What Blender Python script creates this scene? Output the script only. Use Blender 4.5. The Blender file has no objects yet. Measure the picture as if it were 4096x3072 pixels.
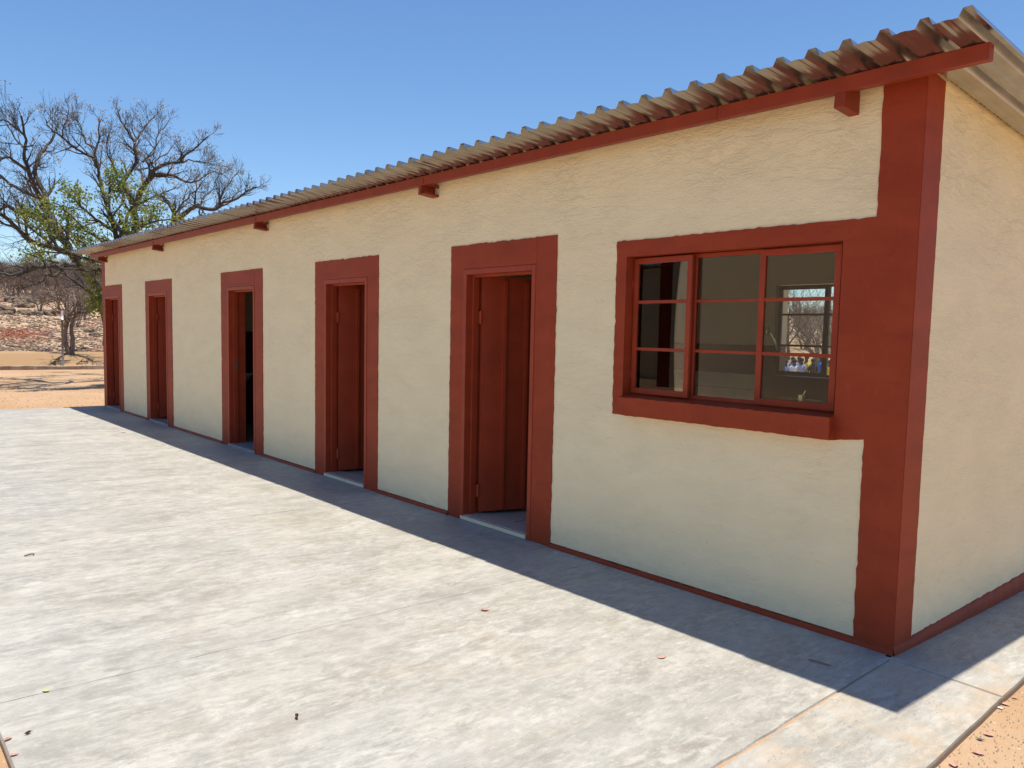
import bpy, bmesh, math, random
from mathutils import Vector, Matrix, noise
from mathutils.geometry import tessellate_polygon
R = math.radians
S = bpy.context.scene
COL = S.collection

# ------------------------------------------------------------------ camera
CM = Matrix(((0.6409175243978409, -0.07761028649524816, 0.7636762208880596),
             (0.7673437319430368, 0.03858871711530623, -0.6400738300845674),
             (0.020207027675438624, 0.9962366959420439, 0.08428595191966266)))
CP = Vector((1.7955, -4.0284, 1.5712))
FL, PX, PY = 3265.99, -6.8, 66.9
cam = bpy.data.cameras.new('camera')
cam.sensor_width = 36.0
cam.lens = FL / 4096 * 36.0
cam.shift_x = -PX / 4096
cam.shift_y = PY / 4096
cam.clip_start = 0.05
cam.clip_end = 4000
camo = bpy.data.objects.new('camera', cam)
camo.matrix_world = Matrix.Translation(CP) @ CM.to_4x4()
COL.objects.link(camo)
S.camera = camo

# ------------------------------------------------------------------ sky, sun, exposure
SUN = Vector((0.06, 0.19, 2.9)).normalized()
W = bpy.data.worlds.new('World')
S.world = W
W.use_nodes = True
wn = W.node_tree
wn.nodes.clear()
sky = wn.nodes.new('ShaderNodeTexSky')
sky.sky_type = 'NISHITA'
sky.sun_disc = False
sky.sun_elevation = math.asin(SUN.z)
sky.sun_rotation = math.atan2(SUN.x, SUN.y)
sky.altitude = 1100
sky.air_density = 1.0
sky.dust_density = 0.3
sky.ozone_density = 3.0
bg = wn.nodes.new('ShaderNodeBackground')
bg.inputs['Strength'].default_value = 0.115
wo = wn.nodes.new('ShaderNodeOutputWorld')
hs = wn.nodes.new('ShaderNodeHueSaturation')
hs.inputs['Saturation'].default_value = 1.12
hs.inputs['Value'].default_value = 1.02
wn.links.new(sky.outputs[0], hs.inputs['Color'])
wn.links.new(hs.outputs[0], bg.inputs[0])
wn.links.new(bg.outputs[0], wo.inputs[0])
sl = bpy.data.lights.new('sun', 'SUN')
sl.energy = 4.6
sl.angle = R(0.55)
sl.color = (1.0, 0.93, 0.81)
so = bpy.data.objects.new('sun', sl)
so.rotation_euler = SUN.to_track_quat('Z', 'Y').to_euler()
COL.objects.link(so)
S.view_settings.view_transform = 'Standard'
S.view_settings.look = 'None'
S.view_settings.gamma = 1
S.view_settings.use_curve_mapping = False
S.view_settings.exposure = 0.46

# ------------------------------------------------------------------ helpers
def ray(u, v):
    return CM @ Vector(((u - 2048 - PX) / FL, -(v - 1536 - PY) / FL, -1))

def sm(a, b, x):
    t = min(1, max(0, (x - a) / (b - a)))
    return t * t * (3 - 2 * t)

def terrain(x, y):
    u = -(x - (-29.85 + 0.18 * y))
    h = -0.035
    if u > 0:
        h += 0.5 * sm(0.1, 2.3, u) ** 0.8
        if u > 2.2:
            h += 0.083 * (min(u, 52) - 2.2) + 0.043 * max(0, min(u, 190) - 52) + 0.012 * max(0, min(u, 450) - 190)
            h += (noise.noise(Vector((x * .09, y * .09, 3))) * .5 + noise.noise(Vector((x * .3, y * .3, 1))) * .14) * sm(2.2, 25, u)
    n = sm(-24, -14, x)
    h += n * (-0.6 * sm(5, 26, y) + 0.010 * max(0, y - 62))
    h += 0.012 * noise.noise(Vector((x * .5, y * .5, 0))) * (1 if (x > 0.9 or x < -16 or y < -4.5 or y > 5) else 0)
    return h

def hit(u, v):
    d = ray(u, v)
    d /= math.hypot(d.x, d.y)
    t = 3.0
    while t < 500:
        p = CP + d * t
        if p.z < terrain(p.x, p.y):
            return p
        t += 0.03 if t < 60 else 0.25
    return CP + d * 300

def at(u, v, dist):
    d = ray(u, v)
    return CP + d * (dist / math.hypot(d.x, d.y))

def tag(o, label=None, cat=None, group=None, kind=None):
    if label: o['label'] = label
    if cat: o['category'] = cat
    if group: o['group'] = group
    if kind: o['kind'] = kind
    return o

def link(name, me, parent=None, loc=None):
    o = bpy.data.objects.new(name, me)
    COL.objects.link(o)
    if parent: o.parent = parent
    if loc is not None: o.location = loc
    return o

def empty(name, loc=(0, 0, 0), rz=0):
    o = bpy.data.objects.new(name, None)
    o.empty_display_size = 0.1
    o.location = loc
    o.rotation_euler = (0, 0, rz)
    COL.objects.link(o)
    return o

def copy_tree(o, parent=None):
    c = o.copy()
    COL.objects.link(c)
    if parent: c.parent = parent
    for ch in o.children:
        copy_tree(ch, c)
    return c

class MB:
    def __init__(s):
        s.v, s.f, s.m = [], [], []
    def face(s, pts, mi=0):
        n = len(s.v)
        s.v += [tuple(p) for p in pts]
        s.f.append(tuple(range(n, n + len(pts))))
        s.m.append(mi)
    def box(s, a, b, M=None, mi=0):
        x0, y0, z0 = a
        x1, y1, z1 = b
        P = [Vector((x, y, z)) for z in (z0, z1) for (x, y) in ((x0, y0), (x1, y0), (x1, y1), (x0, y1))]
        if M is not None: P = [M @ p for p in P]
        n = len(s.v)
        s.v += [tuple(p) for p in P]
        for q in ((0, 3, 2, 1), (4, 5, 6, 7), (0, 1, 5, 4), (1, 2, 6, 5), (2, 3, 7, 6), (3, 0, 4, 7)):
            s.f.append(tuple(n + i for i in q)); s.m.append(mi)
        return s
    def tube(s, pts, rad, sides=6, cap=True):
        n0 = len(s.v)
        k = len(pts)
        up = Vector((0.31, 0.17, 0.93))
        for i, p in enumerate(pts):
            t = (pts[min(i + 1, k - 1)] - pts[max(i - 1, 0)])
            if t.length < 1e-9: t = Vector((0, 0, 1))
            t.normalize()
            a = t.cross(up)
            if a.length < .05: a = t.cross(Vector((1, 0, 0)))
            a.normalize()
            b = t.cross(a)
            r = rad[i] if isinstance(rad, (list, tuple)) else rad
            for j in range(sides):
                an = 2 * math.pi * j / sides
                q = p + a * (r * math.cos(an)) + b * (r * math.sin(an))
                s.v.append((q.x, q.y, q.z))
        for i in range(k - 1):
            for j in range(sides):
                j2 = (j + 1) % sides
                s.f.append((n0 + i * sides + j, n0 + i * sides + j2, n0 + (i + 1) * sides + j2, n0 + (i + 1) * sides + j)); s.m.append(0)
        if cap and sides > 3:
            s.f.append(tuple(n0 + j for j in range(sides))); s.m.append(0)
            s.f.append(tuple(n0 + (k - 1) * sides + j for j in reversed(range(sides)))); s.m.append(0)
        return s
    def mesh(s, name, mats, smooth=False):
        me = bpy.data.meshes.new(name)
        me.from_pydata(s.v, [], s.f)
        mats = mats if isinstance(mats, (list, tuple)) else [mats]
        for m in mats: me.materials.append(m)
        if len(mats) > 1: me.polygons.foreach_set('material_index', s.m)
        if smooth: me.polygons.foreach_set('use_smooth', [True] * len(s.f))
        me.update()
        return me
    def build(s, name, mats, parent=None, loc=None, smooth=False, fix=False, bevel=0):
        me = s.mesh(name, mats, smooth)
        if fix:
            bm = bmesh.new(); bm.from_mesh(me)
            bmesh.ops.remove_doubles(bm, verts=bm.verts, dist=1e-5)
            bmesh.ops.recalc_face_normals(bm, faces=bm.faces)
            bm.to_mesh(me); bm.free()
        o = link(name, me, parent, loc)
        if bevel:
            b = o.modifiers.new('bevel', 'BEVEL'); b.width = bevel; b.segments = 2; b.limit_method = 'ANGLE'
        return o

# ------------------------------------------------------------------ materials
def newmat(name):
    m = bpy.data.materials.new(name)
    m.use_nodes = True
    nt = m.node_tree
    b = nt.nodes['Principled BSDF']
    return m, nt, b

def N(nt, t, **kw):
    n = nt.nodes.new(t)
    for k, v in kw.items():
        if k in n.inputs.keys() if hasattr(n.inputs, 'keys') else False: n.inputs[k].default_value = v
        else: setattr(n, k, v)
    return n

def coords(nt, scale=(1, 1, 1), rot=(0, 0, 0), obj=False):
    if obj:
        g = nt.nodes.new('ShaderNodeTexCoord'); out = g.outputs['Object']
    else:
        g = nt.nodes.new('ShaderNodeNewGeometry'); out = g.outputs['Position']
    mp = nt.nodes.new('ShaderNodeMapping')
    mp.inputs['Scale'].default_value = scale
    mp.inputs['Rotation'].default_value = rot
    nt.links.new(out, mp.inputs['Vector'])
    return mp.outputs[0]

def noi(nt, vec, scale, detail=4, rough=.55, dist=0):
    n = nt.nodes.new('ShaderNodeTexNoise')
    n.inputs['Scale'].default_value = scale
    n.inputs['Detail'].default_value = detail
    n.inputs['Roughness'].default_value = rough
    n.inputs['Distortion'].default_value = dist
    nt.links.new(vec, n.inputs['Vector'])
    return n.outputs['Fac']

def ramp(nt, fac, stops):
    r = nt.nodes.new('ShaderNodeValToRGB')
    e = r.color_ramp.elements
    while len(e) < len(stops): e.new(.5)
    for i, (p, c) in enumerate(stops):
        e[i].position = p
        e[i].color = (*c, 1) if len(c) == 3 else c
    nt.links.new(fac, r.inputs[0])
    return r.outputs[0]

def g3(v): return (v, v, v)

def mix(nt, fac, a, b, mode='MIX'):
    m = nt.nodes.new('ShaderNodeMix')
    m.data_type = 'RGBA'; m.blend_type = mode
    for sock, val in ((m.inputs[0], fac), (m.inputs[6], a), (m.inputs[7], b)):
        if isinstance(val, bpy.types.NodeSocket): nt.links.new(val, sock)
        elif isinstance(val, (int, float)): sock.default_value = val
        else: sock.default_value = (*val, 1)
    return m.outputs[2]

def bump(nt, b, h, strength, dist):
    bp = nt.nodes.new('ShaderNodeBump')
    bp.inputs['Strength'].default_value = strength
    bp.inputs['Distance'].default_value = dist
    nt.links.new(h, bp.inputs['Height'])
    nt.links.new(bp.outputs[0], b.inputs['Normal'])
    return bp

def mth(nt, op, a, b=None):
    m = nt.nodes.new('ShaderNodeMath'); m.operation = op
    for i, v in enumerate((a, b)):
        if v is None: continue
        if isinstance(v, bpy.types.NodeSocket): nt.links.new(v, m.inputs[i])
        else: m.inputs[i].default_value = v
    return m.outputs[0]

def simple(name, c, rough=.6, metal=0, var=.12, vscale=9, bmp=0, bscale=60, obj=False, spec=.5):
    m, nt, b = newmat(name)
    vec = coords(nt, obj=obj)
    n = noi(nt, vec, vscale, 5)
    lo = tuple(x * (1 - var) for x in c); hi = tuple(min(1, x * (1 + var)) for x in c)
    nt.links.new(ramp(nt, n, [(.3, lo), (.7, hi)]), b.inputs['Base Color'])
    b.inputs['Roughness'].default_value = rough
    b.inputs['Metallic'].default_value = metal
    b.inputs['Specular IOR Level'].default_value = spec
    if bmp: bump(nt, b, noi(nt, vec, bscale, 4), bmp, .004)
    return m

def plaster(name, c, red=False):
    m, nt, b = newmat(name)
    v1 = coords(nt, (1, 1, 2.3))
    fine = noi(nt, v1, 42, 6, .65)
    broad = noi(nt, v1, 2.2, 5, .6, .4)
    ridge = noi(nt, coords(nt, (.8, .8, 2.4)), 9.0, 7, .7, .35)
    mus = ramp(nt, ridge, [(.42, g3(0)), (.5, g3(.55)), (.56, g3(1)), (.7, g3(.8))])
    pos = nt.nodes.new('ShaderNodeNewGeometry')
    sep = nt.nodes.new('ShaderNodeSeparateXYZ'); nt.links.new(pos.outputs['Position'], sep.inputs[0])
    col = ramp(nt, broad, [(.25, tuple(x * (.80 if red else .93) for x in c)), (.75, tuple(min(1, x * (1.14 if red else 1.04)) for x in c))])
    # grey scuffs in the grain
    sc = ramp(nt, noi(nt, coords(nt, (.8, .8, 3.5)), 13, 7, .7, .8), [(.6, g3(0)), (.68, g3(1))])
    col = mix(nt, mth(nt, 'MULTIPLY', sc, .24 if not red else .08), col, tuple(x * (.5 if not red else .4) for x in c))
    if red:
        wr = ramp(nt, noi(nt, coords(nt, (1, 1, .35)), 16, 8, .75, .3), [(.56, g3(0)), (.70, g3(.35))])
        col = mix(nt, wr, col, (.42, .085, .04))
        wr2 = ramp(nt, noi(nt, v1, 5, 8, .7, .5), [(.55, g3(0)), (.72, g3(.4))])
        col = mix(nt, wr2, col, (.20, .026, .010))
    # splash dirt along the foot
    mr = nt.nodes.new('ShaderNodeMapRange')
    mr.inputs[1].default_value = .0; mr.inputs[2].default_value = .22
    mr.inputs[3].default_value = .22; mr.inputs[4].default_value = 0
    nt.links.new(sep.outputs[2], mr.inputs[0])
    dn = ramp(nt, noi(nt, v1, 7, 6, .7), [(.4, g3(0)), (.72, g3(1))])
    col = mix(nt, mth(nt, 'MULTIPLY', mr.outputs[0], dn), col, (.33, .27, .2) if not red else (.16, .09, .06))
    sp = ramp(nt, noi(nt, v1, 150, 2, .5), [(.70, g3(0)), (.75, g3(1))])
    col = mix(nt, mth(nt, 'MULTIPLY', sp, .25), col, (.2, .17, .12) if not red else (.4, .2, .13))
    nt.links.new(col, b.inputs['Base Color'])
    b.inputs['Roughness'].default_value = .72 if not red else .55
    b.inputs['Specular IOR Level'].default_value = .3 if not red else .18
    # more trowel ridges near the eaves
    up = nt.nodes.new('ShaderNodeMapRange')
    up.inputs[1].default_value = 1.9; up.inputs[2].default_value = 2.8
    up.inputs[3].default_value = .35; up.inputs[4].default_value = .75
    nt.links.new(sep.outputs[2], up.inputs[0])
    msk_ = ramp(nt, noi(nt, coords(nt, (1, 1, 1.6)), 1.5, 5, .6), [(.38, g3(.25)), (.6, g3(1))])
    h = mth(nt, 'ADD', mth(nt, 'MULTIPLY', mth(nt, 'MULTIPLY', mus, msk_), up.outputs[0]), mth(nt, 'MULTIPLY', fine, .8))
    h = mth(nt, 'ADD', h, mth(nt, 'MULTIPLY', broad, 2.0))
    bump(nt, b, h, .85 if not red else .2, .006 if not red else .003)
    return m

M = {}
M['cream'] = plaster('cream_plaster', (.92, .785, .50))
M['redp'] = plaster('red_plaster_paint', (.33, .050, .017), True)
M['red'] = simple('red_gloss_paint', (.34, .048, .017), .5, 0, .14, 5, .15, 35, False, .28)
M['redwood'] = simple('red_beam_paint', (.27, .040, .016), .5, 0, .12, 6, .15, 30, False, .3)

def concrete(name='concrete', warm=0):
    m, nt, b = newmat(name)
    v = coords(nt, (1, 1, 1))
    vs = coords(nt, (2.5, .85, 1), (0, 0, R(-9)))
    vs2 = coords(nt, (3.6, .8, 1), (0, 0, R(6)))
    big = noi(nt, v, .8, 5, .6, .3)
    swirl = noi(nt, vs, 1.5, 9, .66, .45)
    streak = noi(nt, vs2, 10, 8, .75, .35)
    mott = noi(nt, v, 5.5, 8, .75, .25)
    K = .755
    def kc(*c): return (c[0] * K, c[1] * K * .985, c[2] * K * .96)
    col = ramp(nt, swirl, [(.30, kc(.350, .330, .285)), (.45, kc(.435, .418, .372)), (.55, kc(.495, .478, .432)), (.70, kc(.570, .555, .510))])
    col = mix(nt, ramp(nt, big, [(.36, g3(.5)), (.60, g3(0))]), col, kc(.40, .40, .385))
    crust = noi(nt, coords(nt, (2.5, 1, 1), (0, 0, .10)), 8, 10, .80, .35)
    col = mix(nt, ramp(nt, mott, [(.48, g3(0)), (.62, g3(.5))]), col, kc(.62, .60, .55))
    cm = ramp(nt, noi(nt, coords(nt, (1.7, .8, 1), (0, 0, .2)), 1.5, 6, .65, .4), [(.38, g3(.12)), (.62, g3(1))])
    cm2 = ramp(nt, noi(nt, coords(nt, (2.4, .9, 1), (0, 0, -.1)), 1.8, 6, .65, .4), [(.40, g3(1)), (.60, g3(.1))])
    col = mix(nt, mth(nt, 'MULTIPLY', cm, ramp(nt, crust, [(.49, g3(0)), (.61, g3(.75))])), col, kc(.70, .68, .62))
    col = mix(nt, mth(nt, 'MULTIPLY', cm2, ramp(nt, crust, [(.38, g3(.65)), (.50, g3(0))])), col, kc(.30, .285, .245))
    col = mix(nt, ramp(nt, streak, [(.54, g3(0)), (.64, g3(.6))]), col, kc(.66, .65, .61))
    col = mix(nt, ramp(nt, streak, [(.34, g3(.5)), (.45, g3(0))]), col, kc(.31, .30, .275))
    st = ramp(nt, noi(nt, coords(nt, (1.6, .8, 1), (0, 0, .1)), 1.7, 7, .65, 1.2), [(.54, g3(0)), (.74, g3(.4))])
    col = mix(nt, st, col, (.36, .30, .215))
    sp = ramp(nt, noi(nt, v, 90, 3, .6), [(.70, g3(0)), (.75, g3(.6))])
    col = mix(nt, sp, col, (.22, .19, .15))
    wp = ramp(nt, noi(nt, coords(nt, (2.2, 1, 1)), 60, 3, .6), [(.62, g3(0)), (.7, g3(.5))])
    col = mix(nt, wp, col, (.60, .59, .56))
    # sand blown over the slab towards its outer edges
    pos = nt.nodes.new('ShaderNodeNewGeometry')
    sep = nt.nodes.new('ShaderNodeSeparateXYZ'); nt.links.new(pos.outputs['Position'], sep.inputs[0])
    mr = nt.nodes.new('ShaderNodeMapRange')
    mr.inputs[1].default_value = -1.2; mr.inputs[2].default_value = .7
    mr.inputs[3].default_value = 0; mr.inputs[4].default_value = .75 if warm else .0
    nt.links.new(sep.outputs[0], mr.inputs[0])
    sd = ramp(nt, noi(nt, v, 3.1, 7, .7, .6), [(.45, g3(0)), (.66, g3(1))])
    col = mix(nt, mth(nt, 'MULTIPLY', sd, mr.outputs[0]), col, (.46, .34, .22))
    sd_ = nt.nodes.new('ShaderNodeMapRange')
    sd_.inputs[1].default_value = -.006; sd_.inputs[2].default_value = -.02
    nt.links.new(sep.outputs[2], sd_.inputs[0])
    col = mix(nt, mth(nt, 'MULTIPLY', sd_.outputs[0], .8), col, (.24, .16, .09))
    nt.links.new(col, b.inputs['Base Color'])
    b.inputs['Roughness'].default_value = .55
    nt.links.new(ramp(nt, swirl, [(.3, g3(.42)), (.7, g3(.75))]), b.inputs['Roughness'])
    h = mth(nt, 'ADD', mth(nt, 'MULTIPLY', streak, .5), mth(nt, 'MULTIPLY', noi(nt, v, 130, 3), .25))
    bump(nt, b, mth(nt, 'ADD', h, mth(nt, 'MULTIPLY', crust, 1.5)), .35, .005)
    return m
M['conc'] = concrete()
M['conc2'] = concrete('apron_concrete', 1)

def sand():
    m, nt, b = newmat('sand_ground')
    v = coords(nt)
    a = noi(nt, v, .35, 6, .6, .3)
    f = noi(nt, v, 14, 7, .7)
    col = ramp(nt, a, [(.3, (.37, .23, .125)), (.5, (.43, .285, .170)), (.7, (.47, .33, .215))])
    col = mix(nt, ramp(nt, f, [(.45, g3(0)), (.7, g3(.35))]), col, (.40, .22, .11))
    pb = ramp(nt, noi(nt, v, 70, 3, .6), [(.66, g3(0)), (.71, g3(.8))])
    col = mix(nt, pb, col, (.72, .62, .5))
    pd = ramp(nt, noi(nt, coords(nt, (1, 1, 1), (.3, .2, 1)), 45, 3, .6), [(.68, g3(0)), (.73, g3(.8))])
    col = mix(nt, pd, col, (.22, .13, .08))
    # hillside beyond the kerb: paler, stony, patched with dead grass and red leaf litter
    pos = nt.nodes.new('ShaderNodeNewGeometry')
    sep = nt.nodes.new('ShaderNodeSeparateXYZ'); nt.links.new(pos.outputs['Position'], sep.inputs[0])
    hx = nt.nodes.new('ShaderNodeMapRange')
    hx.inputs[1].default_value = -31.5; hx.inputs[2].default_value = -33.2
    nt.links.new(sep.outputs[0], hx.inputs[0])
    hc = ramp(nt, noi(nt, v, .45, 8, .75, .4), [(.3, (.33, .22, .14)), (.5, (.44, .31, .20)), (.65, (.49, .36, .245))])
    gr = ramp(nt, noi(nt, coords(nt, (1.6, .5, 1)), .9, 9, .8, .3), [(.54, g3(0)), (.66, g3(.4))])
    hc = mix(nt, gr, hc, (.27, .19, .12))
    rl = ramp(nt, noi(nt, v, .3, 6, .7, .6), [(.62, g3(0)), (.74, g3(.3))])
    hc = mix(nt, rl, hc, (.38, .13, .07))
    wl = ramp(nt, noi(nt, v, 7, 4, .7), [(.64, g3(0)), (.7, g3(.5))])
    hc = mix(nt, wl, hc, (.56, .45, .35))
    bk_ = nt.nodes.new('ShaderNodeMapRange')
    bk_.inputs[1].default_value = -29.6; bk_.inputs[2].default_value = -30.3
    nt.links.new(sep.outputs[0], bk_.inputs[0])
    col = mix(nt, mth(nt, 'MULTIPLY', bk_.outputs[0], .85), col, (.31, .195, .10))
    col = mix(nt, hx.outputs[0], col, hc)
    nt.links.new(col, b.inputs['Base Color'])
    b.inputs['Roughness'].default_value = .95
    b.inputs['Specular IOR Level'].default_value = .15
    h = mth(nt, 'ADD', f, mth(nt, 'MULTIPLY', noi(nt, v, 60, 4), .4))
    bump(nt, b, h, .6, .02)
    return m
M['sand'] = sand()

def galv():
    m, nt, b = newmat('galvanised_sheet')
    v = coords(nt)
    n = noi(nt, v, 6, 4, .6)
    nt.links.new(ramp(nt, n, [(.3, (.42, .41, .39)), (.7, (.55, .54, .52))]), b.inputs['Base Color'])
    b.inputs['Metallic'].default_value = .92
    nt.links.new(ramp(nt, noi(nt, v, 3, 4), [(.3, g3(.16)), (.7, g3(.27))]), b.inputs['Roughness'])
    bump(nt, b, noi(nt, coords(nt, (1, .35, 1)), 4.5, 3, .5), .12, .02)
    return m
M['galv'] = galv()

def interior():
    m, nt, b = newmat('interior_paint')
    v = coords(nt)
    pos = nt.nodes.new('ShaderNodeNewGeometry')
    sep = nt.nodes.new('ShaderNodeSeparateXYZ'); nt.links.new(pos.outputs['Position'], sep.inputs[0])
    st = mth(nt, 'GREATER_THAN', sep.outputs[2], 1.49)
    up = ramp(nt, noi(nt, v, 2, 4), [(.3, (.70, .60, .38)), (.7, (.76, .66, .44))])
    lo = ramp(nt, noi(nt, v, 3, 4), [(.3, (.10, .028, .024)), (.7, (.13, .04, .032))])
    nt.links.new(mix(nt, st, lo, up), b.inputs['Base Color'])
    b.inputs['Roughness'].default_value = .5
    bump(nt, b, noi(nt, v, 30, 4), .2, .004)
    return m
M['interior'] = interior()
M['ceil'] = simple('ceiling_paint', (.62, .58, .48), .8)
M['ifloor'] = simple('grey_floor_screed', (.28, .28, .28), .5, 0, .15, 6, .2)
M['tile'] = simple('beige_glazed_tile', (.50, .44, .38), .25, 0, .05, 8)
M['wtile'] = simple('white_glazed_tile', (.78, .69, .50), .15, 0, .04, 8)
M['grout'] = simple('dark_grout', (.10, .10, .10), .9, 0, .2, 30)
M['white'] = simple('white_ceramic', (.75, .75, .73), .12, 0, .02, 5)
M['chrome'] = simple('chrome', (.7, .7, .7), .15, 1, .02, 5)
M['brass'] = simple('dull_brass', (.62, .56, .34), .35, .8, .1, 30)
M['darkframe'] = simple('dark_red_window_paint', (.10, .028, .024), .4, 0, .1, 6)
M['barkd'] = simple('dark_bark', (.060, .050, .045), .9, 0, .45, 14, .6, 40, True)
M['barkg'] = simple('grey_brown_bark', (.17, .125, .10), .9, 0, .4, 6, .6, 40, True)
M['twig'] = simple('pale_twig_bark', (.22, .165, .135), .9, 0, .35, 6, 0, 40, True)
M['rock'] = simple('weathered_rock', (.16, .115, .08), .95, 0, .5, 5, .8, 18)
M['prock'] = simple('pale_stone', (.42, .32, .235), .95, 0, .35, 3, .5, 20)
M['dlitter'] = simple('dark_litter', (.16, .10, .065), .95, 0, .5, 2)
M['redtwig'] = simple('red_dead_brush', (.40, .14, .085), .9, 0, .3, 9)
M['pole'] = simple('grey_post', (.16, .14, .125), .7, .2, .2, 9)
M['wpaint'] = simple('white_paint', (.82, .82, .82), .6, 0, .03, 9)
M['kerb'] = simple('weathered_kerb', (.34, .26, .19), .95, 0, .35, 4, .7, 20)
M['stick'] = simple('weathered_stick', (.20, .14, .10), .95, 0, .3, 9)

def leafmat(name, cols, tr=.35, sc=3.0):
    m, nt, b = newmat(name)
    oi = coords(nt, obj=True)
    n = noi(nt, oi, sc, 3, .8)
    st = [(.28 + .44 * i / (len(cols) - 1), c) for i, c in enumerate(cols)]
    c = ramp(nt, n, st)
    nt.links.new(c, b.inputs['Base Color'])
    b.inputs['Roughness'].default_value = .5
    t = nt.nodes.new('ShaderNodeBsdfTranslucent')
    nt.links.new(c, t.inputs[0])
    ms = nt.nodes.new('ShaderNodeMixShader'); ms.inputs[0].default_value = tr
    out = nt.nodes['Material Output']
    nt.links.new(b.outputs[0], ms.inputs[1]); nt.links.new(t.outputs[0], ms.inputs[2])
    nt.links.new(ms.outputs[0], out.inputs[0])
    return m
M['green'] = leafmat('green_leaf', [(.07, .12, .02), (.15, .22, .03), (.27, .29, .04), (.36, .26, .05)], .45)
M['dry'] = leafmat('dry_leaf', [(.24, .14, .08), (.34, .23, .10), (.36, .28, .12)], .35)
M['fallen'] = simple('fallen_leaf_brown', (.50, .27, .20), .8, 0, .3, 40)
M['fallend'] = simple('fallen_leaf_dark', (.12, .04, .035), .6, 0, .3, 40)
M['yleaf'] = simple('fallen_leaf_yellow', (.50, .42, .16), .7, 0, .2, 40)

def glass():
    m, nt, b = newmat('window_glass')
    nt.nodes.remove(b)
    out = nt.nodes['Material Output']
    fr = nt.nodes.new('ShaderNodeFresnel'); fr.inputs[0].default_value = 1.5
    t = nt.nodes.new('ShaderNodeBsdfTransparent'); t.inputs[0].default_value = (.93, .95, .94, 1)
    g = nt.nodes.new('ShaderNodeBsdfGlossy'); g.inputs['Roughness'].default_value = 0.0
    ms = nt.nodes.new('ShaderNodeMixShader')
    nt.links.new(fr.outputs[0], ms.inputs[0]); nt.links.new(t.outputs[0], ms.inputs[1]); nt.links.new(g.outputs[0], ms.inputs[2])
    nt.links.new(ms.outputs[0], out.inputs[0])
    return m
M['glass'] = glass()

# ------------------------------------------------------------------ ground
def make_ground():
    def axis(lo, hi, c, fine, far):
        s = {0.0}
        out = []
        for sgn, lim in ((-1, lo), (1, hi)):
            x, st = 0.0, fine
            while abs(x) < lim:
                x += sgn * st
                out.append(c + x)
                if abs(x) > far: st = st * 1.16
        return sorted(out + [c])
    xs = axis(560, 700, -32.0, .45, 12)
    xs = sorted(set(xs))
    ys = axis(700, 700, 2.0, .5, 12)
    v = [(x, y, terrain(x, y)) for y in ys for x in xs]
    nx = len(xs)
    f = [(j * nx + i, j * nx + i + 1, (j + 1) * nx + i + 1, (j + 1) * nx + i) for j in range(len(ys) - 1) for i in range(nx - 1)]
    me = bpy.data.meshes.new('ground')
    me.from_pydata(v, [], f)
    me.materials.append(M['sand'])
    me.polygons.foreach_set('use_smooth', [True] * len(f))
    o = link('ground', me)
    tag(o, kind='structure')
make_ground()

# ------------------------------------------------------------------ concrete apron, panel by panel
rnd = random.Random(7)
def slab(name, poly, z0, z1, mat, parent, seed=0, wob=.004):
    """polygon slab with slightly worn edges"""
    rn = random.Random(seed)
    pts = []
    n = len(poly)
    for i in range(n):
        a, b = Vector(poly[i]), Vector(poly[(i + 1) % n])
        L = (b - a).length
        k = max(1, int(L / .12))
        for j in range(k):
            p = a.lerp(b, j / k)
            if j: p += Vector((rn.uniform(-wob, wob), rn.uniform(-wob, wob)))
            pts.append(p)
    bm = bmesh.new()
    c = sum(pts, Vector((0, 0))) / len(pts)
    top = [bm.verts.new((p.x, p.y, z1)) for p in pts]
    mid = [bm.verts.new((p.x + (0.006 if p.x > c.x else -.006) * 0, p.y, z1 - .012)) for p in pts]
    for v, p in zip(top, pts):
        d = (c - p).normalized() * .007
        v.co.x += d.x; v.co.y += d.y
    bot = [bm.verts.new((p.x, p.y, z0)) for p in pts]
    bm.faces.new(top)
    for i in range(len(pts)):
        j = (i + 1) % len(pts)
        bm.faces.new((mid[i], mid[j], top[j], top[i]))
        bm.faces.new((bot[i], bot[j], mid[j], mid[i]))
    bmesh.ops.recalc_face_normals(bm, faces=bm.faces)
    me = bpy.data.meshes.new(name); bm.to_mesh(me); bm.free()
    me.materials.append(mat)
    return link(name, me, parent)

apron = empty('concrete_apron', (0, 0, 0))
tag(apron, kind='structure')
def seam(y): return 0.012 - 0.055 * y
xj = [None, -2.03, -4.7, -7.35, -10.0, -12.6, None]
G = .0012
for i in range(6):
    if i == 0: r0, r1 = seam(.03) - G, seam(-3.58) - G
    else: r0 = r1 = xj[i] - G * .6
    if i == 5: l0, l1 = -14.98, -15.38
    else: l0 = l1 = xj[i + 1] + G * .6
    slab('concrete_panel', [(l0, .03), (l1, -3.58), (r1, -3.58), (r0, .03)], -.12, 0, M['conc'], apron, i)
def outer(y): return .523 - .06 * y if y < 0 else .523 - .045 * y
slab('concrete_panel', [(seam(-.05) + .006, -.052), (seam(-1.8) + .012, -1.8), (seam(-3.58) + .02, -3.58), (outer(-3.58), -3.58), (outer(-1.8), -1.8), (outer(-.9) + .004, -.9), (outer(-.083), -.083)], -.12, -.001, M['conc2'], apron, 20, .002)
slab('concrete_panel', [(-.02, -.047), (outer(-.078), -.078), (outer(1.0), 1.0), (outer(1.9), 1.9), (-.02, 1.9)], -.12, 0.0, M['conc2'], apron, 21, .002)
slab('concrete_panel', [(-.02, 1.907), (outer(1.9), 1.907), (outer(3.9), 3.9), (-.02, 3.9)], -.12, 0.0, M['conc2'], apron, 22, .002)
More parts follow.
